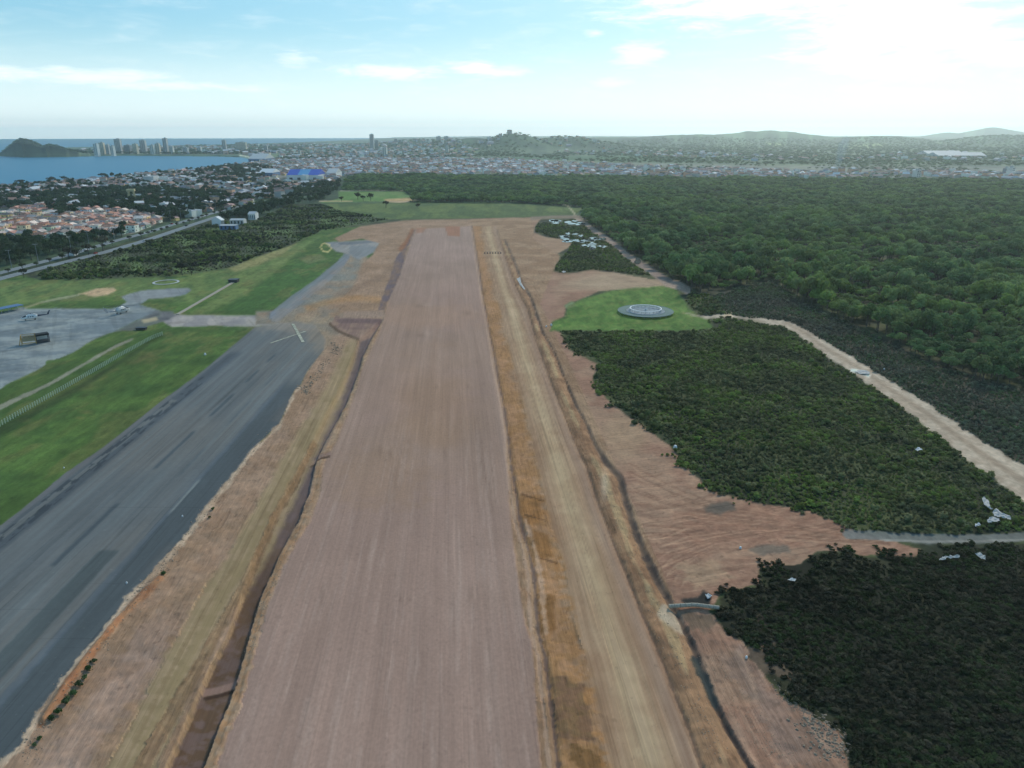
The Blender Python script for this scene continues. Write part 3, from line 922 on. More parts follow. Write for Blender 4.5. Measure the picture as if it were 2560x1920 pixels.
# left haul road, bench lines and rim of the old runway
HL = [(880, 860), (858, 920), (832, 985), (800, 1045), (760, 1115), (720, 1190), (680, 1270), (640, 1345), (600, 1420), (544, 1500), (490, 1600), (434, 1700), (380, 1820), (330, 1914), (200, 2200)]
band(HL, [14, 19, 24, 28, 32, 35, 38, 40, 42, 44, 46, 48, 52, 56, 80], mottled((136, 126, 102), (144, 132, 110), NP), 'haul_road', 10, 10, 0.9)
band([(p[0] + 6, p[1]) for p in HL], [4, 5, 6, 7, 8, 9, 10, 10, 11, 12, 12, 13, 14, 15, 20], (124, 114, 88), None, 6, 10, 0.5)
band([(p[0] - 12 * (p[1] - 332) / 800, p[1]) for p in HL], [2, 2, 3, 3, 4, 4, 5, 5, 5, 6, 6, 6, 6, 6, 8], (112, 100, 78), None, 4, 8, 0.45)
band([(785, 1105), (735, 1202), (689, 1281), (650, 1370), (620, 1440), (567, 1540), (520, 1620), (470, 1715), (420, 1800), (362, 1903), (250, 2150)],
     [5, 7, 8, 9, 10, 12, 14, 16, 18, 20, 26], (112, 94, 76), 'dirt_ground', 5, 8, 0.7)
band([(608, 1483), (567, 1596), (530, 1660), (480, 1773), (417, 1917), (300, 2200)], [2, 2.5, 3, 3.4, 4, 6], (152, 134, 110), None, 2, 5, 0.7)
band([(640, 1384), (600, 1470), (550, 1560), (500, 1655), (451, 1735), (400, 1830), (362, 1903)], [2, 2, 2.5, 3, 3, 3.5, 4], (152, 134, 110), None, 2, 6, 0.55)
RIM = [(750, 968), (735, 985), (700, 1062), (640, 1119), (545, 1238), (455, 1357), (395, 1425), (330, 1485), (264, 1577), (234, 1608), (156, 1703), (93, 1790), (53, 1868), (16, 1896), (-80, 2010)]
band(RIM, [2, 2.5, 3, 4, 6, 9, 8, 8, 6, 5, 5, 6, 8, 9, 10], (172, 160, 146), 'dirt_ground', 3, 12, 0.9)
band([(400, 1450), (350, 1495), (290, 1560), (250, 1610), (175, 1703), (110, 1800), (100, 1815)], [8, 9, 8, 8, 9, 9, 6], mottled((146, 104, 78), (156, 118, 88), NP), 'dirt_ground', 3, 8, 0.85)
paint((REG == RID['dirt_ground']) * sstep(np.exp(-((S1 + 0.70) / 0.05) ** 2) + NP * 0.8, 0.3, 0.8) * sstep(PY, 1480, 1600) * 0.5, (150, 134, 130))
paint((REG == RID['dirt_ground']) * (PX < 700) * sstep(fbm(WX / 5, WY / 9, 3, 71) - 0.5, 0.08, 0.22) * 0.35, (122, 102, 86))
band([(840, 740), (900, 716), (960, 690), (990, 660)], 8, (120, 104, 92), None, 5, 12, 0.5)
band([(770, 770), (830, 752), (900, 745), (945, 748)], 8, (150, 120, 84), None, 6, 10, 0.6)

# right side: ochre slope, haul road, berm, black ditch
def interp_line(pts, y):
    ys = np.array([p[1] for p in pts], float)
    xs = np.array([p[0] for p in pts], float)
    o = np.argsort(ys)
    return np.interp(y, ys[o], xs[o])


DK1 = [(1180, 566), (1189, 619), (1201, 698), (1213, 773), (1224, 831), (1234, 880), (1247, 952), (1260, 1016), (1271, 1091), (1276, 1143), (1283, 1190), (1292, 1245), (1300, 1302), (1323, 1378), (1336, 1440), (1339, 1500), (1346, 1579), (1364, 1642), (1372, 1715), (1384, 1816), (1396, 1914), (1450, 2300)]
DK2 = [(1243, 575), (1262, 640), (1290, 720), (1318, 773), (1338, 843), (1358, 903), (1378, 958), (1404, 1025), (1436, 1105), (1468, 1172), (1500, 1271), (1532, 1352), (1564, 1430), (1595, 1507), (1610, 1545), (1653, 1643), (1685, 1729), (1723, 1825), (1755, 1915), (1890, 2300)]
DK3 = [(1262, 600), (1285, 650), (1303, 700), (1329, 750), (1346, 800), (1356, 830), (1385, 880), (1405, 930), (1422, 973), (1442, 1016), (1465, 1057), (1486, 1108), (1517, 1158), (1548, 1190), (1563, 1245), (1581, 1302), (1607, 1375), (1636, 1438), (1679, 1515), (1694, 1535), (1717, 1585), (1754, 1666), (1783, 1749), (1818, 1822), (1873, 1914), (2080, 2300)]
dm = ((REG == RID['dirt_ground']) | (REG == RID['dirt_fan'])).astype(float)
x1, x2, x3 = interp_line(DK1, PY), interp_line(DK2, PY), interp_line(DK3, PY)
t12 = (PX - x1) / (x2 - x1)
in12 = (t12 > 0) & (t12 < 1) & (PY > 566)
REG[in12 & (t12 > 0.34)] = RID['haul_road']
oc = sstep(0.42 - t12 + NP * 0.35, 0.0, 0.2) * in12
paint(oc * 1.0, mottled((146, 118, 92), (140, 112, 82), NP))
paint(oc * sstep(fbm(WX / 6, WY / 14, 3, 81) - 0.5, 0.02, 0.2) * 0.55 * sstep(PY, 1000, 1250), (140, 102, 60))
paint(in12 * sstep(t12 + NP * 0.2, 0.36, 0.46), mottled((142, 124, 106), (136, 116, 98), N1))
paint(in12 * np.exp(-((t12 - 0.64 + NP * 0.05) / 0.13) ** 2) * 0.95, mottled((164, 152, 130), (156, 142, 120), N1))
paint(in12 * np.exp(-((t12 - 0.92) / 0.07) ** 2) * 0.5, (140, 126, 120))
trk = fbm(t12 * 30, PY / 300.0, 3, 83) - 0.5
paint(in12 * (t12 > 0.38) * sstep(-trk, 0.02, 0.22) * 0.35, (120, 100, 86))
paint(in12 * (t12 > 0.38) * sstep(trk, 0.04, 0.25) * 0.3, (168, 152, 136))
bank = ((PX > x3) & (PY > 1500) & (REG == RID['dirt_ground'])).astype(float)
bs = fbm((PX - x3) / (PY - 332.0) * 75, PY / 170.0, 4, 88) - 0.5
paint(bank * sstep(bs, 0.02, 0.2) * 0.45, (166, 146, 130))
paint(bank * sstep(-bs, 0.02, 0.2) * 0.45, (110, 92, 82))
bn = fbm(WX / 1.1, WY / 1.6, 3, 89) - 0.5
paint(bank * sstep(bn, 0.12, 0.25) * 0.4, (92, 80, 74))
t23 = (PX - x2) / np.maximum(x3 - x2, 4)
in23 = (t23 > 0) & (t23 < 1) & (PY > 600)
REG[in23] = RID['dirt_ground']
paint(in23 * 1.0, mottled((142, 118, 96), (120, 98, 80), fbm(WX / 4, WY / 8, 4, 84) - 0.5, -0.15, 0.15))
paint(in23 * sstep(np.exp(-((t23 - 0.5) / 0.25) ** 2) + (fbm(WX / 3, WY / 16, 3, 85) - 0.5) * 1.6, 0.75, 1.2) * 0.6, (154, 146, 118))
# pads of concrete beside the pipe
area([(1655, 1512), (1690, 1520), (1708, 1540), (1712, 1590), (1688, 1580), (1660, 1560), (1640, 1540)], (166, 160, 148), None, 4, 8, 0.85)
paint(np.exp(-((PX - 1511) / 10) ** 2 - ((PY - 1215) / 40) ** 2) * 0.7, (180, 174, 160))
# wet patches below the runway edge
area([(1374, 1690), (1410, 1690), (1458, 1715), (1470, 1770), (1484, 1850), (1440, 1846), (1398, 1850), (1388, 1800)], mottled((106, 86, 70), (112, 94, 72), NP), None, 4, 14, 0.9)
area([(1430, 1864), (1470, 1872), (1500, 1890), (1508, 1920), (1460, 1930), (1420, 1900)], (104, 82, 54), None, 4, 14, 0.85)
area([(1345, 1485), (1385, 1490), (1384, 1570), (1350, 1580)], (112, 84, 52), None, 6, 20, 0.75)
area([(1300, 1240), (1345, 1250), (1355, 1300), (1312, 1300)], (128, 98, 64), None, 5, 14, 0.7)
area([(1330, 1330), (1370, 1340), (1385, 1390), (1345, 1400)], (124, 92, 56), None, 5, 14, 0.7)
for y in (1292, 1395, 1240):
    xx = interp_line(DK1, np.array([y]))[0]
    band([(xx + 14, y - 4), (xx + 40, y + 4), (xx + 66, y + 12)], 1.8, (78, 58, 42), None, 1.6, 2, 0.7)
# edge step and ditches; dark lines mix soil tone with painted ditch shade
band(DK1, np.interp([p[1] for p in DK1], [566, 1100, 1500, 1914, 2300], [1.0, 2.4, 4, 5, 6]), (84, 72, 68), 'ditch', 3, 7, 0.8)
band([(p[0] - 16 * (p[1] - 332) / 1100, p[1]) for p in DK1], np.interp([p[1] for p in DK1], [566, 1100, 1914, 2300], [1, 2.5, 6, 8]), (160, 144, 130), 'new_runway', 3, 6, 0.6)
band([(p[0] + 18 * (p[1] - 332) / 1200, p[1]) for p in DK1[12:17]], [3, 5, 6, 6, 4], (176, 158, 146), None, 4, 10, 0.6)
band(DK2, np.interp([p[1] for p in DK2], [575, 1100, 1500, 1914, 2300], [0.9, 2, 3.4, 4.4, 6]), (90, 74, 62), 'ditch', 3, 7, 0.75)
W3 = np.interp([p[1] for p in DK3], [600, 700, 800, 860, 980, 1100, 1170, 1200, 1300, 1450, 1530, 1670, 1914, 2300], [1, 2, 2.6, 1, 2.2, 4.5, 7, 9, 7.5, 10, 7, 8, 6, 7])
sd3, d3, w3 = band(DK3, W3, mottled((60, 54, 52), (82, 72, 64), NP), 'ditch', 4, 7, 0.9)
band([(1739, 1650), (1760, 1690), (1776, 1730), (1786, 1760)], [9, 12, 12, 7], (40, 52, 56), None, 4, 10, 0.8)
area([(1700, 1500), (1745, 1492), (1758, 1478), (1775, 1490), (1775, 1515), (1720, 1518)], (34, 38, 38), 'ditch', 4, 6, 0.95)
area([(1700, 1530), (1780, 1536), (1790, 1560), (1760, 1580), (1720, 1570)], (92, 86, 78), None, 6, 20, 0.7)

# round clearing with the platform, paths
area([(1376, 826), (1382, 804), (1415, 795), (1420, 765), (1470, 742), (1540, 724), (1660, 716), (1690, 722), (1700, 740), (1712, 752), (1720, 772), (1770, 800), (1782, 818), (1740, 826), (1600, 827), (1480, 828)],
     mottled((68, 106, 54), (86, 122, 68), NP), 'grass_field', 4, 10)
paint((REG == RID['grass_field']) * (PX > 1300) * sstep(N2, 0.04, 0.2) * 0.4, (116, 124, 82))
area([(1410, 765), (1430, 752), (1440, 764), (1420, 772)], (98, 118, 86), None, 3, 6)
PATH = [(1706, 781), (1740, 788), (1770, 792), (1815, 788), (1870, 796), (1919, 802), (1963, 807), (2010, 832), (2050, 862), (2110, 898), (2172, 938), (2230, 978), (2296, 1020), (2350, 1060), (2412, 1104), (2460, 1140), (2510, 1172), (2570, 1212), (2700, 1300), (2980, 1480)]
band(PATH, [2, 3, 4, 6, 5, 6, 9, 13, 14, 16, 19, 21, 24, 26, 29, 32, 34, 37, 44, 55], mottled((160, 152, 138), (146, 136, 122), NP), 'dirt_track', 4, 12)
band([(p[0] + 2, p[1]) for p in PATH[6:]], [2, 3, 3, 4, 4, 5, 5, 6, 6, 7, 7, 8, 9, 10], (122, 110, 96), None, 3, 12, 0.6)
band([(1815, 782), (1822, 786)], 9, (178, 164, 138), None, 4, 4, 0.8)
band([(2130, 926), (2155, 930), (2172, 938)], 5, (205, 200, 190), None, 3, 3, 0.9)
band([(1440, 545), (1465, 560), (1490, 580), (1530, 605), (1570, 640), (1620, 672), (1670, 704), (1700, 716), (1718, 728)], [4, 5, 6, 7, 8, 9, 11, 13, 8], mottled((138, 124, 114), (124, 112, 106), NP), 'dirt_track', 3, 6)
band([(1412, 508), (1425, 520), (1436, 534), (1441, 546)], 2.2, (152, 148, 124), 'dirt_track', 1.5, 2, 0.8)
band([(1330, 546), (1380, 543), (1440, 542), (1490, 548)], 4, (120, 112, 104), 'dirt_ground', 3, 4, 0.9)

# relief
earth = np.isin(REG, [RID['dirt_ground'], RID['dirt_fan']]).astype(float)
Z += earth * (N1 * 0.8 + N2 * 0.5) * sstep(PY, 545, 640)
Z += np.isin(REG, [RID['ground']]) * (N1 * 0.5)
Z += np.isin(REG, [RID['grass_field'], RID['haul_road'], RID['dirt_track']]) * N1 * 0.12
Z -= tm * 1.3
Z -= np.exp(-(d3 / np.maximum(w3 * 0.9, 1)) ** 2) * 0.7 * sstep(PY, 600, 800)
d1 = seg_dist(DK1, 40)
d2 = seg_dist(DK2, 40)
Z -= np.exp(-(d1 / (1 + 5 * NEAR)) ** 2) * 0.4 * sstep(PY, 560, 700)
Z -= np.exp(-(d2 / (1 + 4 * NEAR)) ** 2) * 0.35 * sstep(PY, 560, 700)
Z += in23 * np.exp(-((t23 - 0.45) / 0.3) ** 2) * (0.35 + 0.9 * (fbm(WX / 5, WY / 5, 3, 120) - 0.35)) * sstep(PY, 620, 800)
drim = seg_dist([(400, 1450), (350, 1495), (290, 1560), (250, 1610), (175, 1703), (110, 1800)], 60)
Z += np.exp(-(drim / 10.0) ** 2) * 0.7
Z += rm * 0.25 * (1 - sstep(-sr, 0, 12) * 0.0)
REG[SEA] = RID['terrain']

# picture colours -> reflectances
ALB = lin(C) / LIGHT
ALB[np.isin(REG, [RID['grass_field'], RID['meadow']])] *= np.array([0.80, 0.77, 0.58])
ALB[np.isin(REG, [RID['dirt_ground'], RID['dirt_fan'], RID['new_runway'], RID['haul_road'], RID['trench']])] *= np.array([0.90, 0.85, 0.78])
ALB[REG == RID['new_runway']] *= np.array([1.0, 0.99, 1.03])
ALB[np.isin(REG, [RID['old_runway'], RID['apron']])] *= 0.88
ALB[REG == RID['old_runway']] *= np.array([1.0, 0.96, 0.95])
ALB = np.clip(ALB, 0.006, 0.8)
VZ = Z


def ground_z(x, y):
    px, py, _ = proj(x, y)
    ci = np.clip(np.round((px + 420) / 4.0).astype(int), 0, nc - 1)
    ri = np.clip(np.searchsorted(-rows, -py), 0, nr - 1)
    return VZ[ri, ci], REG[ri, ci]


def build_ground():
    idx = np.arange(nr * nc).reshape(nr, nc)
    quads = np.stack([idx[:-1, :-1], idx[:-1, 1:], idx[1:, 1:], idx[1:, :-1]], -1).reshape(-1, 4)
    fr = REG[:-1, :-1].copy()
    fr[SEA[:-1, :-1] & (np.hypot(WX, WY)[:-1, :-1] > 13000)] = -1          # nothing below the open sea
    fr = fr.reshape(-1)
    co = np.stack([WX, WY, VZ], -1).reshape(-1, 3)
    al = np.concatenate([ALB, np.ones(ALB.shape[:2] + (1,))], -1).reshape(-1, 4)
    # drop faces that lie fully under the sea floor far from a shore
    for name in NAMES:
        sel = quads[fr == RID[name]]
        if len(sel) == 0:
            continue
        used, inv = np.unique(sel, return_inverse=True)
        inv = inv.reshape(-1, 4)
        me = bpy.data.meshes.new(name)
        me.vertices.add(len(used))
        me.vertices.foreach_set('co', co[used].astype(np.float32).ravel())
        me.loops.add(inv.size)
        me.loops.foreach_set('vertex_index', inv.ravel().astype(np.int32))
        me.polygons.add(len(inv))
        me.polygons.foreach_set('loop_start', (np.arange(len(inv)) * 4).astype(np.int32))
        me.polygons.foreach_set('use_smooth', np.ones(len(inv), bool))
        me.update(calc_edges=True)
        a = me.attributes.new('albedo', 'FLOAT_COLOR', 'POINT')
        a.data.foreach_set('color', al[used].astype(np.float32).ravel())
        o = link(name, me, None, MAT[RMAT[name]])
        o['kind'] = 'structure'


build_ground()

# sea
def build_sea():
    m, t, b = mat_new('sea_water')
    b.inputs['Base Color'].default_value = (0.035, 0.15, 0.22, 1)
    b.inputs['Roughness'].default_value = 0.4
    b.inputs['Specular IOR Level'].default_value = 0.25
    tc = N(t, 'ShaderNodeTexCoord')
    mp = N(t, 'ShaderNodeMapping')
    mp.inputs['Scale'].default_value = (0.004, 0.02, 1)
    t.links.new(tc.outputs['Object'], mp.inputs[0])
    nz = N(t, 'ShaderNodeTexNoise')
    nz.inputs['Detail'].default_value = 8
    t.links.new(mp.outputs[0], nz.inputs['Vector'])
    t.links.new(MIX(t, nz.outputs[0], (0.008, 0.17, 0.29), (0.015, 0.21, 0.34)), b.inputs['Base Color'])
    mb = MB()
    n = 60
    radii = [900, 1600, 2600, 4000, 6000, 9000, 12500, 16000]
    vs, fs = [], []
    for r in radii:
        for k in range(n + 1):
            a = R_(-62 + 124 * k / n)
            vs.append((r * math.sin(a), r * math.cos(a), -4.0))
    for i in range(len(radii) - 1):
        for k in range(n):
            fs.append((i * (n + 1) + k, i * (n + 1) + k + 1, (i + 1) * (n + 1) + k + 1, (i + 1) * (n + 1) + k))
    mb.add(vs, fs)
    tag(mb.build('sea', m), kind='structure')


build_sea()


# ------------------------------------------------------------------ highway
def smooth_line(pts, step=14.0):
    P = [G(*p) if len(p) == 2 else Vector(p) for p in pts]
    out = []
    for i in range(len(P) - 1):
        a, b = P[i], P[i + 1]
        n = max(1, int((b - a).length / step))
        for k in range(n):
            out.append(a.lerp(b, k / n))
    out.append(P[-1])
    for _ in range(3):
        out = [out[0]] + [(out[i - 1] + out[i] * 2 + out[i + 1]) / 4 for i in range(1, len(out) - 1)] + [out[-1]]
    return out


def ribbon(name, line, half, z, mat, off=0.0, parent=None, thick=0.0):
    vs, fs = [], []
    for i, p in enumerate(line):
        d = (line[min(i + 1, len(line) - 1)] - line[max(i - 1, 0)])
        d.z = 0
        d.normalize()
        nrm = Vector((d.y, -d.x, 0))
        for s in (-1, 1):
            q = p + nrm * (off + s * half)
            vs.append((q.x, q.y, z))
    for i in range(len(line) - 1):
        fs.append((2 * i, 2 * i + 1, 2 * i + 3, 2 * i + 2))
    mb = MB().add(vs, fs)
    return mb.build(name, mat, parent)


ROAD_A = smooth_line([(-420, 792), (-300, 760), (0, 683), (162, 641), (289, 602), (362, 584), (434, 561), (506, 541), (564, 524), (640, 508), (720, 492)])
ROAD_B = smooth_line([(-420, 818), (-300, 782), (0, 697), (145, 660), (275, 628), (376, 598), (470, 566), (540, 543), (600, 526), (690, 505)])
ROAD_C = smooth_line([(508, 521), (540, 512), (590, 502)])
for ln, hw in ((ROAD_A, 4.2), (ROAD_B, 4.6), (ROAD_C, 4.0)):
    tag(ribbon('road', ln, hw, 0.22, MAT['tarmac']), kind='structure')
for ln, hw in ((ROAD_A, 4.2), (ROAD_B, 4.6)):
    for s in (-1, 1):
        tag(ribbon('road_edge_line', ln, 0.22, 0.26, MAT['offwhite'], s * (hw - 0.5)), kind='structure')
    tag(ribbon('road_centre_line', ln, 0.12, 0.26, MAT['offwhite']), kind='structure')


# ------------------------------------------------------------------ vegetation
def leaf_cloud(mb, centres, n, leaf, seed, mi=0, flat=0.8, low=-0.5):
    rr = random.Random(seed)
    for _ in range(n):
        c, r = centres[rr.randrange(len(centres))]
        while True:
            d = Vector((rr.gauss(0, 1), rr.gauss(0, 1), rr.gauss(0, 1))).normalized()
            if d.z > low:
                break
        p = Vector(c) + Vector((d.x * r, d.y * r, d.z * r * flat)) * rr.uniform(0.72, 1.05)
        nrm = (d + Vector((rr.gauss(0, .25), rr.gauss(0, .25), rr.gauss(0.1, .25)))).normalized()
        u = nrm.cross(Vector((rr.gauss(0, 1), rr.gauss(0, 1), rr.gauss(0, 1)))).normalized()
        w = nrm.cross(u)
        a, b = leaf * rr.uniform(0.6, 1.25), leaf * rr.uniform(0.5, 1.0)
        mb.add([p - u * a, p + w * b * 0.8 - nrm * a * 0.15, p + u * a, p - w * b], [(0, 1, 2, 3)], mi)


def tree_parts(seed, h, r, n=260, leaf=0.8):
    rr = random.Random(seed)
    k = rr.randint(5, 8)
    cs = []
    for i in range(k):
        a = 2 * math.pi * i / k + rr.uniform(-.5, .5)
        d = r * rr.uniform(0.25, 0.68)
        cs.append(((d * math.cos(a), d * math.sin(a), h * rr.uniform(0.55, 0.82)), r * rr.uniform(0.34, 0.55)))
    cs.append(((rr.uniform(-.2, .2) * r, rr.uniform(-.2, .2) * r, h * 0.84), r * 0.5))
    crown = MB()
    leaf_cloud(crown, cs, n, leaf, seed + 1)
    trunk = MB()
    top = Vector((0.1 * r, 0.05 * r, h * 0.6))
    trunk.tube([(0, 0, -0.4), (0.03 * r, 0, h * 0.3), tuple(top)], [0.26, 0.2, 0.12], 6)
    for c, rad in cs[:4]:
        trunk.tube([(0.03 * r, 0, h * 0.32), ((c[0]) * 0.5, c[1] * 0.5, h * 0.5), (c[0] * 0.9, c[1] * 0.9, c[2])], [0.14, 0.1, 0.05], 5)
    return crown, trunk


def hidden_obj(name, mb, mats):
    me = mb.mesh(name)
    for m in mats:
        me.materials.append(m)
    return bpy.data.objects.new(name, me)


def joined_tree(name, seed, h, r, leafmat, n=260, leaf=0.8):
    crown, trunk = tree_parts(seed, h, r, n, leaf)
    mb = MB()
    mb.add(crown.v, crown.f, 0)
    mb.add(trunk.v, trunk.f, 1)
    return hidden_obj(name, mb, [leafmat, MAT['bark']])


def bush(name, seed, h, r, leafmat, n=120, leaf=0.35):
    rr = random.Random(seed)
    cs = []
    for i in range(5):
        a = rr.uniform(0, 6.28)
        d = r * rr.uniform(0, 0.6)
        cs.append(((d * math.cos(a), d * math.sin(a), h * rr.uniform(0.3, 0.7)), r * rr.uniform(0.35, 0.6)))
    mb = MB()
    leaf_cloud(mb, cs, n, leaf, seed, flat=h / r * 0.6, low=-0.7)
    for i in range(3):
        c = cs[i][0]
        mb.tube([(0, 0, -0.2), (c[0], c[1], c[2])], [0.06, 0.03], 4, 1)
    return hidden_obj(name, mb, [leafmat, MAT['bark']])


def variants(cname, objs):
    c = bpy.data.collections.new(cname)
    for o in objs:
        c.objects.link(o)
    return c


def scatter(name, pts, scl, coll, nvar, mat=None):
    pts = np.asarray(pts, np.float32)
    n = len(pts)
    me = bpy.data.meshes.new(name)
    me.vertices.add(n)
    me.vertices.foreach_set('co', pts.ravel())
    me.update()
    a = me.attributes.new('scl', 'FLOAT_VECTOR', 'POINT')
    s = np.asarray(scl, np.float32)
    if s.ndim == 1:
        s = np.stack([s, s, s * rng.uniform(0.8, 1.2, n)], -1)
    a.data.foreach_set('vector', s.astype(np.float32).ravel())
    a = me.attributes.new('rot', 'FLOAT_VECTOR', 'POINT')
    r = np.zeros((n, 3), np.float32)
    r[:, 2] = rng.uniform(0, 6.283, n)
    r[:, :2] = rng.normal(0, 0.08, (n, 2))
    a.data.foreach_set('vector', r.ravel())
    a = me.attributes.new('vid', 'INT', 'POINT')
    a.data.foreach_set('value', rng.integers(0, nvar, n).astype(np.int32))
    o = link(name, me)
    g = bpy.data.node_groups.new(name + '_scatter', 'GeometryNodeTree')
    g.interface.new_socket('Geometry', in_out='INPUT', socket_type='NodeSocketGeometry')
    g.interface.new_socket('Geometry', in_out='OUTPUT', socket_type='NodeSocketGeometry')
    gi = g.nodes.new('NodeGroupInput')
    go = g.nodes.new('NodeGroupOutput')
    iop = g.nodes.new('GeometryNodeInstanceOnPoints')
    ci = g.nodes.new('GeometryNodeCollectionInfo')
    ci.inputs['Collection'].default_value = coll
    ci.inputs['Separate Children'].default_value = True
    ci.inputs['Reset Children'].default_value = True

    def named(nm, dt):
        q = g.nodes.new('GeometryNodeInputNamedAttribute')
        q.data_type = dt
        q.inputs['Name'].default_value = nm
        return q.outputs['Attribute']
    L = g.links.new
    L(gi.outputs[0], iop.inputs['Points'])
    L(ci.outputs[0], iop.inputs['Instance'])
    iop.inputs['Pick Instance'].default_value = True
    L(named('vid', 'INT'), iop.inputs['Instance Index'])
    er = g.nodes.new('FunctionNodeEulerToRotation')
    L(named('rot', 'FLOAT_VECTOR'), er.inputs[0])
    L(er.outputs[0], iop.inputs['Rotation'])
    L(named('scl', 'FLOAT_VECTOR'), iop.inputs['Scale'])
    L(iop.outputs[0], go.inputs[0])
    md = o.modifiers.new('scatter', 'NODES')
    md.node_group = g
    o['kind'] = 'stuff'
    return o


_pr = random.Random(31)
POOLS = []
for k in range(46):
    if k < 14:
        cx, cy = 1378 + _pr.uniform(0, 80), 554 + _pr.uniform(-3, 8)
    elif k < 38:
        cx, cy = 1400 + _pr.uniform(0, 110), 590 + _pr.uniform(-8, 14)
        cy += (cx - 1400) * 0.10
    else:
        cx, cy = 1440 + _pr.uniform(0, 110), 614 + _pr.uniform(-3, 10)
    POOLS.append((cx, cy, _pr.uniform(6, 14), _pr.uniform(1.8, 3.4)))
POOLS.append((1594, 653, 9, 8))


def field(poly, spacing, jitter=0.45, keep=None, rag=0.0):
    """jittered world-space points whose ground lies inside the photo polygon"""
    W = [G(*p) for p in poly]
    x0, x1 = min(p.x for p in W), max(p.x for p in W)
    y0, y1 = min(p.y for p in W), max(p.y for p in W)
    xs = np.arange(x0, x1, spacing)
    ys = np.arange(y0, y1, spacing)
    X, Y = np.meshgrid(xs, ys)
    X = X.ravel() + rng.uniform(-jitter, jitter, X.size) * spacing
    Y = Y.ravel() + rng.uniform(-jitter, jitter, Y.size) * spacing
    wx = np.array([p.x for p in W])
    wy = np.array([p.y for p in W])
    jx = (fbm(X / 6.0, Y / 6.0, 3, 201) - 0.5) * 2 * rag + rng.normal(0, 0.14, X.size) * rag
    jy = (fbm(X / 6.0, Y / 6.0, 3, 207) - 0.5) * 2 * rag + rng.normal(0, 0.14, X.size) * rag
    ok = inside(list(zip(wx, wy)), X + jx, Y + jy)
    X, Y = X[ok], Y[ok]
    z, rg = ground_z(X, Y)
    ok = np.isin(rg, [RID[k] for k in (keep or (('ground', 'terrain') if rag == 0 else ('ground', 'terrain', 'dirt_fan')))])
    qx, qy, _ = proj(X, Y)
    for (cx, cy, rx, ry) in POOLS:
        ok &= ((qx - cx) / (rx * 1.25)) ** 2 + ((qy - cy - 1.0) / (ry * 1.7)) ** 2 > 1
    return np.stack([X[ok], Y[ok], z[ok]], -1)


def clump(p, seed):
    n = len(p)
    base = rng.uniform(0.4, 0.95, n) * (0.4 + 0.95 * fbm(p[:, 0] / 8, p[:, 1] / 8, 3, seed))
    tall = rng.random(n) < 0.05 * (0.4 + 1.4 * fbm(p[:, 0] / 30, p[:, 1] / 30, 2, seed + 3))
    return np.where(tall, rng.uniform(0.9, 1.6, n), base)


# scrub on the right of the works (marsh bushes, past counting)
v_scrub = variants('scrub_kinds', [bush('scrub_bush', 100 + i, 1.5, 1.3, GREEN['scrub'], 110, 0.30) for i in range(5)])
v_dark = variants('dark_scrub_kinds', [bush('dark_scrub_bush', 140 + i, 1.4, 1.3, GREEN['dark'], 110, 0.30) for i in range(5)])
SCRUB_MID = [(1401, 826), (1425, 880), (1494, 909), (1484, 952), (1500, 978), (1529, 1010), (1598, 1057), (1676, 1117), (1708, 1158), (1769, 1221), (1809, 1239), (1920, 1259), (2024, 1279), (2134, 1323), (2240, 1330), (2560, 1330), (2960, 1320), (2960, 1480), (2700, 1310),
             (2560, 1215), (2412, 1110), (2296, 1028), (2172, 946), (2050, 870), (1963, 812), (1815, 795), (1785, 818), (1740, 828)]
SCRUB_LOW = [(1890, 1424), (1920, 1413), (2001, 1410), (2044, 1382), (2120, 1382), (2157, 1392), (2300, 1392), (2320, 1372), (2560, 1362), (2980, 1345), (2980, 2300), (2330, 2300), (2150, 2010), (2120, 1914), (2105, 1839), (2041, 1802), (1963, 1747), (1920, 1700), (1873, 1642), (1809, 1576), (1789, 1535), (1812, 1485), (1919, 1464)]
SCRUB_PATH = [(1963, 804), (2050, 850), (2172, 925), (2296, 1005), (2412, 1088), (2560, 1185), (2980, 1440), (2980, 1120), (2560, 975), (2440, 950), (2325, 905), (2209, 850), (2021, 762), (1925, 700), (1780, 740), (1760, 790)]
p = field(SCRUB_MID, 1.25, rag=7.5)
s = clump(p, 91)
s = np.stack([s, s, s * 0.8], -1)
scatter('scrub', p, s, v_scrub, 5)
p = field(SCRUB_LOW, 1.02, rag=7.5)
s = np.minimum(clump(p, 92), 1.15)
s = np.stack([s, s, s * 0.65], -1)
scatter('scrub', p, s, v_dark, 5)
p = field(SCRUB_PATH, 1.35, rag=7.5)
s = clump(p, 93) * 0.85
scatter('scrub', p, s, variants('heath_kinds', [bush('heath_bush', 180 + i, 1.4, 1.3, GREEN['heath'], 110, 0.30) for i in range(5)]), 5)
# marsh patches between the works and the far track
for k, poly in enumerate(([(1345, 560), (1440, 548), (1500, 585), (1560, 640), (1640, 692), (1560, 682), (1480, 674), (1400, 682), (1345, 668), (1398, 655), (1430, 612), (1375, 592), (1335, 578)],
                          [(1720, 730), (1715, 760), (1785, 815), (1815, 786), (1780, 740)])):
    p = field(poly, 2.6)
    scatter('scrub', p, rng.uniform(0.6, 1.3, len(p)), v_scrub, 5)
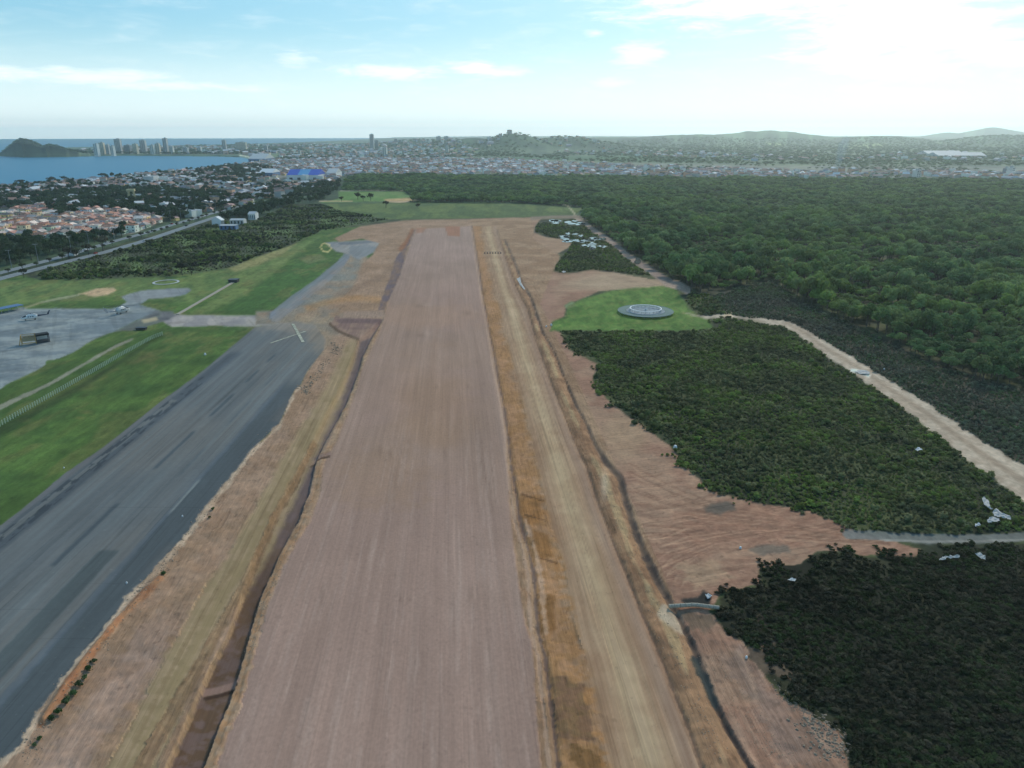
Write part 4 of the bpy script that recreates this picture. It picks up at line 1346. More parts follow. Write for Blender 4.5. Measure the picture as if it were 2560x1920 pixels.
# dark woodland strip left of the airfield
WOOD_L = [(95, 697), (101, 685), (174, 655), (275, 634), (376, 604), (475, 572), (560, 555), (640, 553), (721, 513), (802, 510), (860, 530), (973, 549), (900, 561), (854, 569), (802, 578), (727, 613), (640, 642), (579, 668), (500, 680), (420, 690), (188, 699)]
v_wood = variants('woodland_kinds', [bush('woodland_bush', 160 + i, 2.6, 2.4, GREEN['wood'], 130, 0.62) for i in range(4)] + [bush('woodland_bush', 170 + i, 3.4, 2.6, GREEN['scrub'], 130, 0.62) for i in range(2)])
p = field(WOOD_L, 3.6, keep=('ground', 'terrain', 'meadow', 'grass_field'))
scatter('scrub', p, rng.uniform(0.35, 0.85, len(p)) * (0.4 + 1.1 * sstep(fbm(p[:, 0] / 26, p[:, 1] / 18, 3, 94), 0.3, 0.75)), v_wood, 6)

# the forest on the right: the largest trees one by one, the rest as one mass
FOREST = [(1016, 506), (1045, 500), (1010, 478), (856, 477), (862, 452), (890, 443), (1010, 441), (1280, 442), (1920, 449), (2960, 456), (2960, 1120), (2560, 978), (2440, 952), (2325, 906), (2209, 850), (2021, 762), (1925, 700),
          (1760, 735), (1722, 728), (1620, 668), (1490, 574), (1450, 546), (1460, 520), (1280, 507)]
p = field(FOREST, 6.0)
dist = np.hypot(p[:, 0], p[:, 1])
fp = p[rng.random(len(p)) < np.where(dist < 900, 1.0, 0.92)]
px_, py_, dep_ = proj(fp[:, 0], fp[:, 1])
inview = (px_ > -20) & (px_ < 2590) & (py_ < 1960)
order = np.argsort(np.where(inview, dep_, 1e6))
single = np.zeros(len(fp), bool)
single[order[:290]] = True
TALL = 0.6 + 0.75 * sstep(fbm(fp[:, 0] / 30, fp[:, 1] / 22, 3, 95), 0.32, 0.68)
TREE_PROTO = []
for i in range(6):
    crown, trunk = tree_parts(300 + i, 7.6 + i * 0.5, 3.7, 320, 0.55)
    cm = crown.mesh('crown')
    cm.materials.append(GREEN['forest'])
    tm_ = trunk.mesh('trunk')
    tm_.materials.append(MAT['bark'])
    TREE_PROTO.append((cm, tm_))
FRONT = smooth_line([(1450, 546), (1490, 574), (1620, 668), (1722, 728), (1760, 735), (1925, 700), (2021, 762), (2209, 850), (2325, 906), (2440, 952), (2560, 978), (2700, 1030), (2960, 1120)], 8.0)
for j in np.nonzero(single)[0]:
    x, y, z = fp[j]
    cm, tm_ = TREE_PROTO[random.randrange(6)]
    e = empty('forest_tree', (float(x), float(y), float(z)), random.uniform(0, 6.28))
    sc = random.uniform(0.75, 1.25)
    hz = sc * random.uniform(0.85, 1.15) * float(TALL[j])
    e.scale = (sc, sc, hz)
    hname = 'tall' if hz > 1.25 else 'very low' if hz < 0.7 else 'low' if hz < 0.95 else 'middling'
    dp_ = min((Vector((x, y, 0)) - q).length for q in FRONT)
    row = 'in the front row' if dp_ < 12 else 'in the second row' if dp_ < 28 else 'deeper inside' if dp_ < 60 else 'far inside'
    ppx = float(px_[j])
    where = ('left of the platform' if ppx < 1560 else 'above the round platform' if ppx < 1780 else 'above the thin end of the track' if ppx < 1960 else 'above the bend of the track' if ppx < 2090
             else 'above the white track heap' if ppx < 2220 else 'right of the white track heap' if ppx < 2330 else 'short of the right photo edge' if ppx < 2450 else 'at the right photo edge')
    lab = f'{hname} green tree {row} of forest {where}'
    tag(e, lab, 'tree', 'trees of the dense forest on the right')
    link('crown', cm, e)
    link('trunk', tm_, e)
v_forest = variants('forest_kinds', [joined_tree('forest_mass_tree', 320 + i, 7.8, 3.8, GREEN['forest'], 240, 0.66) for i in range(5)])
rest = fp[~single]
rd_ = np.hypot(rest[:, 0], rest[:, 1])
rs_ = rng.uniform(0.7, 1.3, len(rest)) * (0.3 + 0.7 * TALL[~single]) * np.interp(rd_, [500, 1500], [1.0, 0.82])
scatter('forest', rest, np.stack([rs_ * np.interp(rd_, [500, 1500], [1.0, 1.35]), rs_ * np.interp(rd_, [500, 1500], [1.0, 1.35]), rs_ * TALL[~single] * np.interp(rd_, [400, 1500], [1.0, 0.62])], -1), v_forest, 5)

# trees in the town and on the far plain
v_town = variants('town_tree_kinds', [joined_tree('town_mass_tree', 340 + i, 8.5, 4.6, GREEN['town'], 170, 1.0) for i in range(5)])
TOWN_TREES = [
    ([(-460, 548), (-100, 500), (0, 503), (100, 490), (180, 482), (330, 474), (460, 482), (560, 490), (640, 500), (620, 512), (560, 522), (440, 556), (400, 548), (300, 528), (215, 528), (150, 545), (110, 518), (40, 520)], 8.0, 0.66),
    ([(-460, 660), (0, 600), (120, 600), (240, 592), (340, 586), (420, 560), (440, 556), (420, 562), (350, 584), (285, 600), (160, 638), (0, 680), (-460, 790)], 8.5, 0.62),
    ([(490, 430), (560, 420), (640, 415), (700, 430), (640, 450), (560, 458), (500, 450)], 11.0, 0.55),
    ([(640, 470), (690, 462), (760, 462), (850, 456), (850, 476), (800, 506), (730, 508), (690, 500), (640, 500)], 9.5, 0.48),
    ([(540, 545), (600, 525), (690, 506), (760, 510), (700, 520), (650, 545), (560, 552)], 8.0, 0.6),
    ([(-460, 540), (0, 470), (260, 448), (490, 428), (600, 415), (640, 420), (640, 480), (300, 500), (0, 530)], 15.0, 0.35),
    ([(-460, 600), (0, 540), (120, 522), (300, 530), (400, 545), (340, 586), (0, 592), (-460, 640)], 17.0, 0.15),
]
pp = []
for poly, sp_, dens in TOWN_TREES:
    q = field(poly, sp_)
    n_ = fbm(q[:, 0] / 45, q[:, 1] / 45, 3, 96)
    pp.append(q[(n_ > 1 - dens - 0.12) & (rng.random(len(q)) < 0.95)])
TT = np.concatenate(pp)


def near_line(pts, line, d):
    L_ = np.array([(q.x, q.y) for q in line])
    return np.min(np.hypot(pts[:, None, 0] - L_[None, :, 0], pts[:, None, 1] - L_[None, :, 1]), axis=1) < d


TT = TT[~(near_line(TT, ROAD_A, 12) | near_line(TT, ROAD_B, 12) | near_line(TT, ROAD_C, 10))]
scatter('woods', TT, rng.uniform(0.6, 1.25, len(TT)), v_town, 5)

FARVEG = [([(640, 408), (860, 398), (1280, 395), (1500, 409), (1920, 415), (2960, 421), (2960, 452), (1920, 447), (1280, 440), (1010, 440), (850, 441)], 24.0, 0.33, 0.75),
          ([(700, 385), (1000, 372), (1300, 383), (2960, 385), (2960, 420), (1920, 414), (1500, 408), (1280, 394), (860, 396), (690, 404)], 30.0, 0.55, 1.15),
          ([(640, 372), (900, 360), (1200, 372), (1500, 362), (2960, 360), (2960, 386), (1300, 384), (1000, 373), (700, 386)], 55.0, 0.6, 1.6),
          ([(190, 378), (300, 370), (600, 363), (800, 362), (640, 386), (540, 388), (300, 386), (200, 388)], 45.0, 0.6, 1.6),
          ([(8, 391), (8, 377), (200, 377), (190, 391)], 16.0, 0.9, 0.7)]
pp, ss = [], []
for poly, sp_, dens, sc in FARVEG:
    q = field(poly, sp_)
    n_ = fbm(q[:, 0] / (sp_ * 8), q[:, 1] / (sp_ * 10), 3, 97)
    q = q[n_ > 1 - dens - 0.1]
    pp.append(q)
    ss.append(np.full(len(q), sc) * rng.uniform(0.6, 1.3, len(q)))
ss = np.concatenate(ss)
pts_ = np.concatenate(pp)
q = field([(170, 388), (170, 381), (420, 379), (640, 378), (760, 372), (760, 378), (640, 388), (560, 388), (400, 387), (300, 386)], 26.0)
q = q[rng.random(len(q)) < 0.75]
ss2 = rng.uniform(0.7, 1.5, len(q))
scatter('woods', q, np.stack([ss2 * 1.6, ss2 * 1.6, ss2 * 1.0], -1), v_town, 5)
v_far = variants('far_tree_kinds', [joined_tree('far_mass_tree', 360 + i, 8.5, 4.6, GREEN['far'], 150, 1.1) for i in range(4)])
scatter('woods', pts_, np.stack([ss * 1.4, ss * 1.4, ss * 0.7], -1), v_far, 4)

# ------------------------------------------------------------------ houses
WALLS = [('white', (0.62, 0.62, 0.58)), ('cream', (0.55, 0.48, 0.34)), ('pink', (0.48, 0.34, 0.30)), ('yellow', (0.52, 0.43, 0.20)), ('pale blue', (0.34, 0.42, 0.52)),
         ('grey', (0.34, 0.35, 0.35)), ('salmon', (0.50, 0.32, 0.22)), ('pale green', (0.36, 0.46, 0.38)), ('lilac grey', (0.38, 0.34, 0.42))]
ROOFS = [('brown tiled', (0.22, 0.14, 0.11)), ('grey', (0.26, 0.27, 0.28)), ('pale', (0.45, 0.45, 0.44)), ('rose brown', (0.28, 0.18, 0.16)), ('dark grey', (0.13, 0.135, 0.14))]


def house_mesh(w, d, h, kind, storeys=1):
    wall, roof = MB(), MB()
    wall.box((0, 0, h / 2 - 0.3), (w, d, h + 0.6), 0, 0)
    for s in range(storeys):
        zc = h / storeys * (s + 0.5)
        for x in (-0.28, 0.28):
            wall.box((x * w, -d / 2, zc), (1.3, 0.16, 1.2), 0, 1)
            wall.box((x * w, d / 2, zc), (1.3, 0.16, 1.2), 0, 1)
        wall.box((-w / 2, 0.15 * d, zc), (0.16, 1.3, 1.2), 0, 1)
        wall.box((w / 2, -0.15 * d, zc), (0.16, 1.3, 1.2), 0, 1)
    wall.box((0, -d / 2, 1.05), (1.0, 0.18, 2.1), 0, 1)
    o = 0.5
    if kind == 'gable':
        r = 0.28 * d
        vs = [(-w / 2 - o, -d / 2 - o, h), (w / 2 + o, -d / 2 - o, h), (w / 2 + o, d / 2 + o, h), (-w / 2 - o, d / 2 + o, h), (-w / 2 - o, 0, h + r), (w / 2 + o, 0, h + r)]
        roof.add(vs, [(0, 1, 5, 4), (2, 3, 4, 5), (1, 2, 5), (3, 0, 4), (0, 3, 2, 1)])
    elif kind == 'hip':
        r = 0.26 * d
        vs = [(-w / 2 - o, -d / 2 - o, h), (w / 2 + o, -d / 2 - o, h), (w / 2 + o, d / 2 + o, h), (-w / 2 - o, d / 2 + o, h), (-w / 4, 0, h + r), (w / 4, 0, h + r)]
        roof.add(vs, [(0, 1, 5, 4), (2, 3, 4, 5), (1, 2, 5), (3, 0, 4), (0, 3, 2, 1)])
    else:
        roof.box((0, 0, h + 0.12), (w + 0.3, d + 0.3, 0.24))
        for sx, sy, lx, ly in ((0, -1, w + 0.3, 0.2), (0, 1, w + 0.3, 0.2), (-1, 0, 0.2, d - 0.1), (1, 0, 0.2, d - 0.1)):
            roof.box((sx * (w / 2 + 0.05), sy * (d / 2 + 0.05), h + 0.5), (lx, ly, 0.52))
        roof.box((w * 0.25, d * 0.2, h + 0.85), (1.6, 1.6, 1.2))
    a, b = wall.mesh('wall'), roof.mesh('roof')
    a.materials.append(MAT['wallc'])
    a.materials.append(MAT['opening'])
    b.materials.append(MAT['roofc'])
    return a, b


HOUSE = [('small gabled house', *house_mesh(9, 7.5, 3.2, 'gable')), ('wide gabled house', *house_mesh(13, 8, 3.4, 'gable')), ('hipped house', *house_mesh(10, 9, 3.4, 'hip')),
         ('two storey flat house', *house_mesh(8.5, 8, 6.2, 'flat', 2)), ('two storey gabled house', *house_mesh(9, 8, 6.0, 'gable', 2)), ('flat low house', *house_mesh(10, 8.5, 3.3, 'flat'))]
H_ZONES = [('behind the highway trees', [(-60, 556), (0, 541), (50, 519), (112, 519), (150, 545), (215, 530), (290, 528), (400, 546), (380, 566), (330, 584), (230, 590), (120, 596), (0, 590), (-60, 598)], 11.5, 0.82),
           ('on the shore of the bay', [(-60, 498), (0, 470), (145, 455), (260, 449), (376, 437), (492, 428), (560, 420), (560, 470), (470, 476), (300, 468), (180, 480), (60, 492)], 17.0, 0.55)]
hpts = []
for zname, poly, sp_, keepf in H_ZONES:
    q = field(poly, sp_, 0.22)
    q = q[rng.random(len(q)) < keepf]
    for w_ in q:
        hpts.append((float(np.hypot(w_[0], w_[1])), zname, w_))
hpts.sort(key=lambda a: a[0])
road_dir = (ROAD_A[len(ROAD_A) // 2 + 3] - ROAD_A[len(ROAD_A) // 2])
road_rz = math.atan2(road_dir.y, road_dir.x)
rest_h = []
for i, (dd, zname, w_) in enumerate(hpts):
    if i >= 296:
        rest_h.append(w_)
        continue
    hk, wm, rmesh = HOUSE[random.choices(range(6), (4, 2, 3, 3, 2, 3))[0]]
    wn, wc = random.choice(WALLS)
    rn, rc = random.choice(ROOFS)
    e = empty('house', (float(w_[0]), float(w_[1]), float(w_[2])), road_rz + random.choice((0, math.pi / 2)) + random.uniform(-.08, .08))
    s_ = random.uniform(0.85, 1.15)
    e.scale = (s_, s_, s_)
    tag(e, f'{wn} {hk} with {rn} roof {zname}', 'house', 'houses of the town on the left')
    a = link('wall', wm, e)
    b = link('roof', rmesh, e)
    k = random.uniform(0.95, 1.3)
    a.color = (min(.85, wc[0] * k * 1.4), min(.85, wc[1] * k * 1.25), min(.85, wc[2] * k * 1.1), 1)
    b.color = (rc[0] * k * 1.85, rc[1] * k * 1.45, rc[2] * k * 1.2, 1)


def stuff_house(i):
    rr = random.Random(i)
    mb = MB()
    hk, wm, rmesh = HOUSE[i % 6]
    for me, mi in ((wm, 0), (rmesh, 1)):
        vs = [tuple(v.co) for v in me.vertices]
        fs = [tuple(pl.vertices) for pl in me.polygons]
        mb.add(vs, fs, mi)
    wn, wc = WALLS[(i * 5) % len(WALLS)]
    rn, rc = ROOFS[(i * 3) % len(ROOFS)]
    return hidden_obj('town_house', mb, [mat_plain('town_wall', tuple(min(0.8, v * q) for v, q in zip(wc, (1.5, 1.35, 1.2))), 0.85, 0.1), mat_plain('town_roof', tuple(v * q for v, q in zip(rc, (1.75, 1.65, 1.6))), 0.85, 0.15)])


v_house = variants('town_house_kinds', [stuff_house(i) for i in range(12)])
TOWN2 = [([(-460, 498), (0, 471), (145, 456), (260, 450), (376, 438), (492, 429), (593, 417), (640, 408), (700, 420), (850, 440), (830, 455), (760, 470), (700, 490), (640, 500), (560, 488), (470, 478), (300, 470), (180, 482), (0, 498)], 19.0, 0.45, 1.1),
         ([(650, 406), (860, 398), (1280, 401), (1500, 414), (1700, 420), (1700, 446), (1280, 440), (1010, 440), (850, 441), (700, 421)], 18.0, 0.85, 1.15),
         ([(1700, 424), (1920, 428), (2400, 436), (2960, 440), (2960, 453), (1920, 447), (1700, 445)], 20.0, 0.7, 1.25),
         ([(700, 385), (1000, 374), (1180, 384), (1180, 394), (860, 396), (690, 404)], 40.0, 0.42, 1.6),
         ([(1300, 372), (1560, 376), (1800, 388), (2100, 396), (2300, 388), (2960, 384), (2960, 400), (2200, 408), (1750, 402), (1400, 386)], 44.0, 0.22, 1.7),
         ([(180, 384), (300, 370), (600, 366), (760, 362), (1000, 366), (1180, 378), (1300, 376), (1180, 384), (1000, 374), (700, 386), (640, 398), (600, 388), (300, 385)], 60.0, 0.4, 2.0),
         ([(-460, 640), (-60, 598), (-60, 552), (-460, 600)], 12.0, 0.8, 1.0),
         ([(-460, 548), (0, 503), (180, 482), (460, 482), (640, 500), (600, 520), (440, 552), (300, 526), (150, 540), (40, 518)], 15.0, 0.34, 1.0),
         ([(620, 520), (640, 500), (730, 490), (800, 470), (850, 456), (850, 446), (760, 462), (640, 478), (560, 500)], 17.0, 0.5, 1.1)]
pp, ss = [np.array(rest_h).reshape(-1, 3)], [np.ones(len(rest_h))]
for poly, sp_, dens, sc in TOWN2:
    q = field(poly, sp_, 0.35)
    n_ = fbm(q[:, 0] / (sp_ * 7), q[:, 1] / (sp_ * 7), 3, 98)
    q = q[(rng.random(len(q)) < dens * (0.35 + 1.3 * sstep(n_, 0.35, 0.65)))]
    pp.append(q)
    ss.append(np.full(len(q), sc) * rng.uniform(0.8, 1.3, len(q)))
pts_ = np.concatenate(pp)
ss = np.concatenate(ss)
o = scatter('distant_houses', pts_, ss, v_house, 12)


# ------------------------------------------------------------------ towers and large buildings
TOWER_C = {n_: mat_plain('tower_' + n_.replace(' ', '_'), c_, 0.8, 0.1, 0.05) for n_, c_ in (('pale', (0.70, 0.68, 0.60)), ('cream', (0.68, 0.60, 0.45)), ('grey', (0.48, 0.48, 0.46)), ('dark', (0.28, 0.29, 0.30)))}


def tower(px, py_base, py_top, wpx, tone, label, cap=True, depth=18.0, z0=2.0, cat='building', group='towers on the far shore'):
    g = G(px, py_base, z0)
    dep = g.y * CT + H * ST
    w = 0.85 * wpx * dep / F
    el = math.atan((960 - py_top - (8.0 if px < 700 else 3.0)) / F) - PITCH
    top = H + (g.y / math.cos(0)) * math.tan(el)
    hgt = max(top - z0, 14)
    e = empty('tower_block', (g.x, g.y, z0), random.uniform(-.15, .15))
    tag(e, label, cat, group)
    body = MB()
    body.box((0, 0, hgt / 2 - 3), (w, depth, hgt + 6))
    body.build('wall', TOWER_C[tone], e)
    fl = MB()
    nfl = max(3, int(hgt / 3.4))
    for i in range(nfl):
        zc = hgt * (i + 0.55) / nfl
        for k in range(max(2, int(w / 7))):
            nx = max(2, int(w / 7))
            xc = (k + 0.5) / nx * w - w / 2
            fl.box((xc, -depth / 2, zc), (w / nx * 0.6, 0.3, hgt / nfl * 0.5))
    tag(fl.build('window_rows', MAT['opening'], e), kind='stuff')
    rf = MB()
    rf.box((0, 0, hgt + 0.3), (w + 0.8, depth + 0.8, 0.6))
    if cap:
        rf.box((w * 0.08, 0, hgt + 2.6), (w * 0.4, depth * 0.5, 4.2))
    rf.build('roof', TOWER_C['grey'], e)
    return e


for args in (
    (244, 388, 352, 12, 'pale', 'pale slab tower beside the dark headland, left of a group'), (258, 386, 349, 14, 'cream', 'cream tower with flat roof in the shore group'),
    (272, 386, 354, 9, 'grey', 'grey narrow tower right of the cream tower'), (284, 387, 357, 10, 'pale', 'short pale tower in front of the tall dark pair'),
    (299, 384, 340, 17, 'grey', 'tall grey tower rising above the sea horizon'), (322, 384, 355, 18, 'dark', 'broad dark block between the tall shore towers'),
    (341, 385, 352, 13, 'cream', 'cream block stepped up towards a grey tower'), (361, 384, 343, 16, 'grey', 'grey stepped tower in the middle of the shore skyline'),
    (383, 386, 355, 10, 'pale', 'pale narrow tower in the shore skyline'), (397, 385, 351, 12, 'cream', 'cream tower left of the highest tower'),
    (417, 385, 338, 11, 'grey', 'highest slim tower of the shore skyline'), (431, 385, 360, 10, 'pale', 'low pale block right of the highest tower'),
    (466, 385, 362, 14, 'grey', 'low grey block on the far shore'), (563, 380, 343, 10, 'grey', 'lone grey tower left of the wide slab'),
    (605, 378, 348, 31, 'cream', 'wide cream slab building near the beach end'), (500, 382, 362, 12, 'pale', 'small pale tower above the low houses'),
    (666, 380, 356, 9, 'grey', 'small grey tower right of the wide slab'), (931, 375, 333, 11, 'grey', 'lone tall grey tower in the centre of the town'),
    (942, 372, 348, 10, 'dark', 'short dark block beside the lone tall tower'), (990, 370, 345, 9, 'dark', 'small dark block on the central skyline'),
    (1082, 365, 345, 10, 'grey', 'left narrow tower before the twin towers'), (1097, 365, 338, 13, 'grey', 'left one of the twin grey towers'),
    (1116, 365, 338, 15, 'grey', 'right one of the twin grey towers'), (1117, 383, 361, 9, 'pale', 'pale water tower block below the twin towers'),
    (1200, 365, 343, 8, 'grey', 'small tower on the slope of the central hill'), (1222, 362, 340, 9, 'grey', 'tower on the shoulder of the central hill'),
    (963, 390, 366, 12, 'pale', 'pale block among the central houses'), (2524, 440, 416, 8, 'pale', 'pale twin block at the forest edge on the far right'),
    (2513, 438, 418, 8, 'dark', 'dark twin block at the forest edge on the far right'), (2290, 442, 430, 12, 'pale', 'low pale block beyond the forest on the right'),
    (750, 392, 374, 7, 'pale', 'white narrow block standing among low houses'), (640, 384, 372, 10, 'grey', 'grey low tower behind the beach end'),
):
    tower(*args)


def shed(name, px, py, wpx, depth, h, roofmats, wallmat, label, cat='warehouse', rise=0.14, rz=0.0, group=None, z0=1.0):
    g = G(px, py, z0)
    dep = g.y * CT + H * ST
    w = wpx * dep / F
    e = empty(name, (g.x, g.y, z0), rz)
    tag(e, label, cat, group)
    wl = MB()
    wl.box((0, 0, h / 2 - 0.5), (w, depth, h + 1))
    wl.build('wall', wallmat, e)
    x0 = -w / 2
    for share, mt in roofmats:
        x1 = x0 + w * share
        r = MB()
        vs = [(x0, -depth / 2 - 1, h + 0.01), (x1, -depth / 2 - 1, h + 0.01), (x1, depth / 2 + 1, h + 0.01), (x0, depth / 2 + 1, h + 0.01), (x0, 0, h + depth * rise), (x1, 0, h + depth * rise)]
        r.add(vs, [(0, 1, 5, 4), (2, 3, 4, 5), (1, 2, 5), (3, 0, 4), (0, 3, 2, 1)])
        r.build('roof', mt, e)
        x0 = x1 + 0.01
    for k in range(4):
        MB().box((-w / 2 + w * (k + 0.5) / 4, -depth / 2, min(2.2, h * 0.4)), (w / 10, 0.3, min(4.4, h * 0.75))).build('door', MAT['opening'], e)
    return e


shed('warehouse', 767, 447, 78, 64, 10, [(0.34, MAT['blue']), (0.33, MAT['lightblue']), (0.33, MAT['blue'])], MAT['white'], 'long warehouse with dark and light blue roof beyond the woods', 'warehouse', 0.17)
shed('warehouse', 675, 440, 34, 60, 9, [(1.0, MAT['white'])], MAT['bluegrey'], 'white roofed warehouse left of the blue roofed one')
shed('warehouse', 836, 444, 24, 60, 12, [(1.0, MAT['offwhite'])], MAT['white'], 'pale gabled hall right of the blue roofed warehouse')
shed('warehouse', 764, 464, 20, 20, 7, [(1.0, MAT['offwhite'])], MAT['white'], 'small pale building below the blue roofed warehouse')
shed('warehouse', 655, 402, 40, 120, 9, [(1.0, MAT['offwhite'])], MAT['bluegrey'], 'blue grey hall behind the end of the beach')
shed('warehouse', 210, 498, 92, 16, 5, [(1.0, MAT['offwhite'])], MAT['offwhite'], 'long low pale shed among the trees left of the yellow tank')
shed('warehouse', 455, 505, 86, 22, 5.5, [(1.0, MAT['greyconcrete'])], MAT['greyconcrete'], 'long grey shed above the highway bend')
shed('warehouse', 380, 459, 26, 26, 15, [(1.0, MAT['offwhite'])], MAT['offwhite'], 'white apartment block near the shore of the bay', 'building', 0.02)
shed('warehouse', 2390, 393, 120, 90, 8, [(1.0, MAT['offwhite'])], MAT['offwhite'], 'long pale roofed hall far beyond the forest')
shed('warehouse', 2350, 388, 90, 90, 8, [(1.0, MAT['offwhite'])], MAT['offwhite'], 'pale roofed hall left of the longest far hall')
# roadside buildings beside the highway
shed('roadside_house', 546, 562, 16, 11, 5.5, [(1.0, MAT['white'])], MAT['white'], 'white gabled house beside the highway and woodland', 'house', 0.35, R_(80))
shed('roadside_house', 573, 571, 40, 9, 3.6, [(1.0, MAT['offwhite'])], MAT['bluegrey'], 'long dark shed with pale roof beside the white gabled house', 'shed', 0.1)
shed('roadside_house', 596, 558, 34, 10, 4, [(1.0, MAT['offwhite'])], MAT['offwhite'], 'cream low building behind the long dark shed', 'house', 0.15)
shed('roadside_house', 634, 546, 18, 12, 6, [(1.0, MAT['offwhite'])], MAT['white'], 'white house at the edge of the woods near the highway', 'house', 0.2)
shed('headland_house', 112, 384, 26, 16, 7, [(1.0, MAT['white'])], MAT['white'], 'long white building at the foot of the dark headland', 'building', 0.1, z0=6)
shed('headland_house', 147, 385, 14, 16, 6, [(1.0, MAT['white'])], MAT['white'], 'short white building right of the long headland building', 'building', 0.1, z0=5)


def water_tank():
    g = G(332, 507)
    e = empty('water_tank', g, 0.2)
    tag(e, 'pale yellow elevated tank on tall legs among dark trees', 'water tank')
    for k in range(4):
        a = math.pi / 4 + k * math.pi / 2
        MB().tube([(6.5 * math.cos(a), 5 * math.sin(a), -1), (5 * math.cos(a), 4 * math.sin(a), 17)], [0.9, 0.8], 6).build('leg', MAT['paleyellow'], e)
    MB().box((0, 0, 18.5), (11, 8, 3.2)).build('tank', MAT['paleyellow'], e)
    b = MB()
    b.box((0, 0, 9), (9.5, 0.5, 0.5)).box((0, -3, 9), (9.5, 0.4, 0.5)).box((0, 3, 9), (9.5, 0.4, 0.5))
    b.build('brace', MAT['paleyellow'], e)


water_tank()


def mast():
    g = G(1297, 365)
    top = H + g.y * math.tan(math.atan((960 - 328) / F) - PITCH)
    zb, _ = ground_z(np.array([g.x]), np.array([g.y]))
    e = empty('radio_mast', (g.x, g.y, 0))
    tag(e, 'thin radio mast on top of the central hill', 'mast')
    MB().tube([(0, 0, float(zb[0]) - 5), (0, 0, top)], [2.6, 1.0], 6).build('pole', MAT['greymetal'], e)
    MB().box((0, 0, top - 6), (5, 3, 4)).build('antenna', MAT['greymetal'], e)


mast()


# ------------------------------------------------------------------ highway trees, lamps and cars
def palm(x, y, h):
    e = empty('palm_tree', (x, y, 0.2), random.uniform(0, 6.28))
    return e


PALM_T = MB().tube([(0, 0, -0.3), (0.15, 0, 3.5), (0.1, 0.1, 7.2)], [0.28, 0.2, 0.16], 7).mesh('trunk')
PALM_T.materials.append(MAT['bark'])
pc = MB()
rr = random.Random(5)
for k in range(16):
    a = 2 * math.pi * k / 16 + rr.uniform(-.1, .1)
    up = rr.uniform(0.2, 0.9)
    prev = None
    pts = []
    for i in range(5):
        t_ = i / 4
        r_ = 2.9 * t_
        pts.append(Vector((0.1 + r_ * math.cos(a), 0.1 + r_ * math.sin(a), 7.2 + up * math.sin(t_ * 2.4) * 1.5 - t_ * t_ * 1.6)))
    side = Vector((-math.sin(a), math.cos(a), 0))
    wd = [0.12, 0.5, 0.55, 0.42, 0.08]
    vs = []
    for i, q in enumerate(pts):
        vs += [q - side * wd[i] - Vector((0, 0, wd[i] * 0.5)), q, q + side * wd[i] - Vector((0, 0, wd[i] * 0.5))]
    fs = []
    for i in range(4):
        fs += [(3 * i, 3 * i + 1, 3 * i + 4, 3 * i + 3), (3 * i + 1, 3 * i + 2, 3 * i + 5, 3 * i + 4)]
    pc.add(vs, fs)
PALM_C = pc.mesh('crown')
PALM_C.materials.append(GREEN['town'])

ROUND = []
for i in range(3):
    crown, trunk = tree_parts(380 + i, 6.5, 3.2, 220, 0.6)
    cm = crown.mesh('crown')
    cm.materials.append(GREEN['dark'])
    tmm = trunk.mesh('trunk')
    tmm.materials.append(MAT['bark'])
    ROUND.append((cm, tmm))


def single_tree(px, py, s_, label, kind, group=None, name='roadside_tree', flat=1.0):
    g = G(px, py)
    e = empty(name, (g.x, g.y, 0.0), random.uniform(0, 6.28))
    flat = 0.6 if s_ > 2.2 else flat
    e.scale = (s_, s_, s_ * flat)
    tag(e, label, 'tree', group)
    cm, tmm = (PALM_C, PALM_T) if kind == 'palm' else ROUND[random.randrange(3)]
    link('crown', cm, e)
    link('trunk', tmm, e)


# median between the carriageways
for i in range(34):
    t_ = i / 33
    a = ROAD_A[int(8 + t_ * (len(ROAD_A) * 0.78 - 8))]
    b = min(ROAD_B, key=lambda q: (q - a).length)
    m_ = a.lerp(b, 0.5)
    qx, qy, _ = proj(m_.x, m_.y)
    if random.random() < 0.8:
        single_tree(qx + random.uniform(-3, 3), qy, random.uniform(0.5, 0.85), 'small dark tree in the highway median ' + ('at the left photo edge' if qx < 60 else 'left of the white kiosk' if qx < 150 else 'behind the white kiosk' if qx < 215 else 'right of the kiosk' if qx < 300 else 'midway to the roadside houses' if qx < 400 else 'near the white gabled house' if qx < 520 else 'beyond the roadside houses'), 'round', 'trees in the highway median', 'median_tree')
for (px, py, s_, lab) in ((60, 694, 1.0, 'dark rounded tree at the grass corner near the road'), (172, 645, 1.5, 'left dark tree beside the white roadside kiosk'), (193, 644, 1.3, 'right dark tree beside the white roadside kiosk'),
                          (222, 637, 1.4, 'tall dark tree on the verge right of the kiosk'), (258, 628, 2.0, 'large dark rounded tree on the highway verge'),
                          (456, 688, 1.4, 'left one of two dark bushes at the woodland edge'), (479, 688, 0.9, 'small dark bush beyond the woodland edge on grass'), (895, 499, 1.7, 'lone dark tree in the bright green field'),
                          (854, 504, 1.2, 'small tree at the near edge of the bright field'), (927, 502, 1.8, 'dark tree on the near edge of the bright field'), (908, 503, 1.3, 'bushy tree beside the field edge'),
                          (52, 464, 3.0, 'dark spreading tree on the bay shore at far left'), (130, 457, 3.2, 'dark spreading tree breaking the shoreline of the bay'), (258, 447, 3.2, 'tall dark tree on the bay shore'),
                          (160, 451, 2.4, 'dark tree on the shore right of the spreading one'), (965, 520, 1.5, 'dark bush at the rear of the pale meadow'), (1045, 522, 1.2, 'small bush in the pale meadow')):
    single_tree(px, py, s_, lab, 'round')


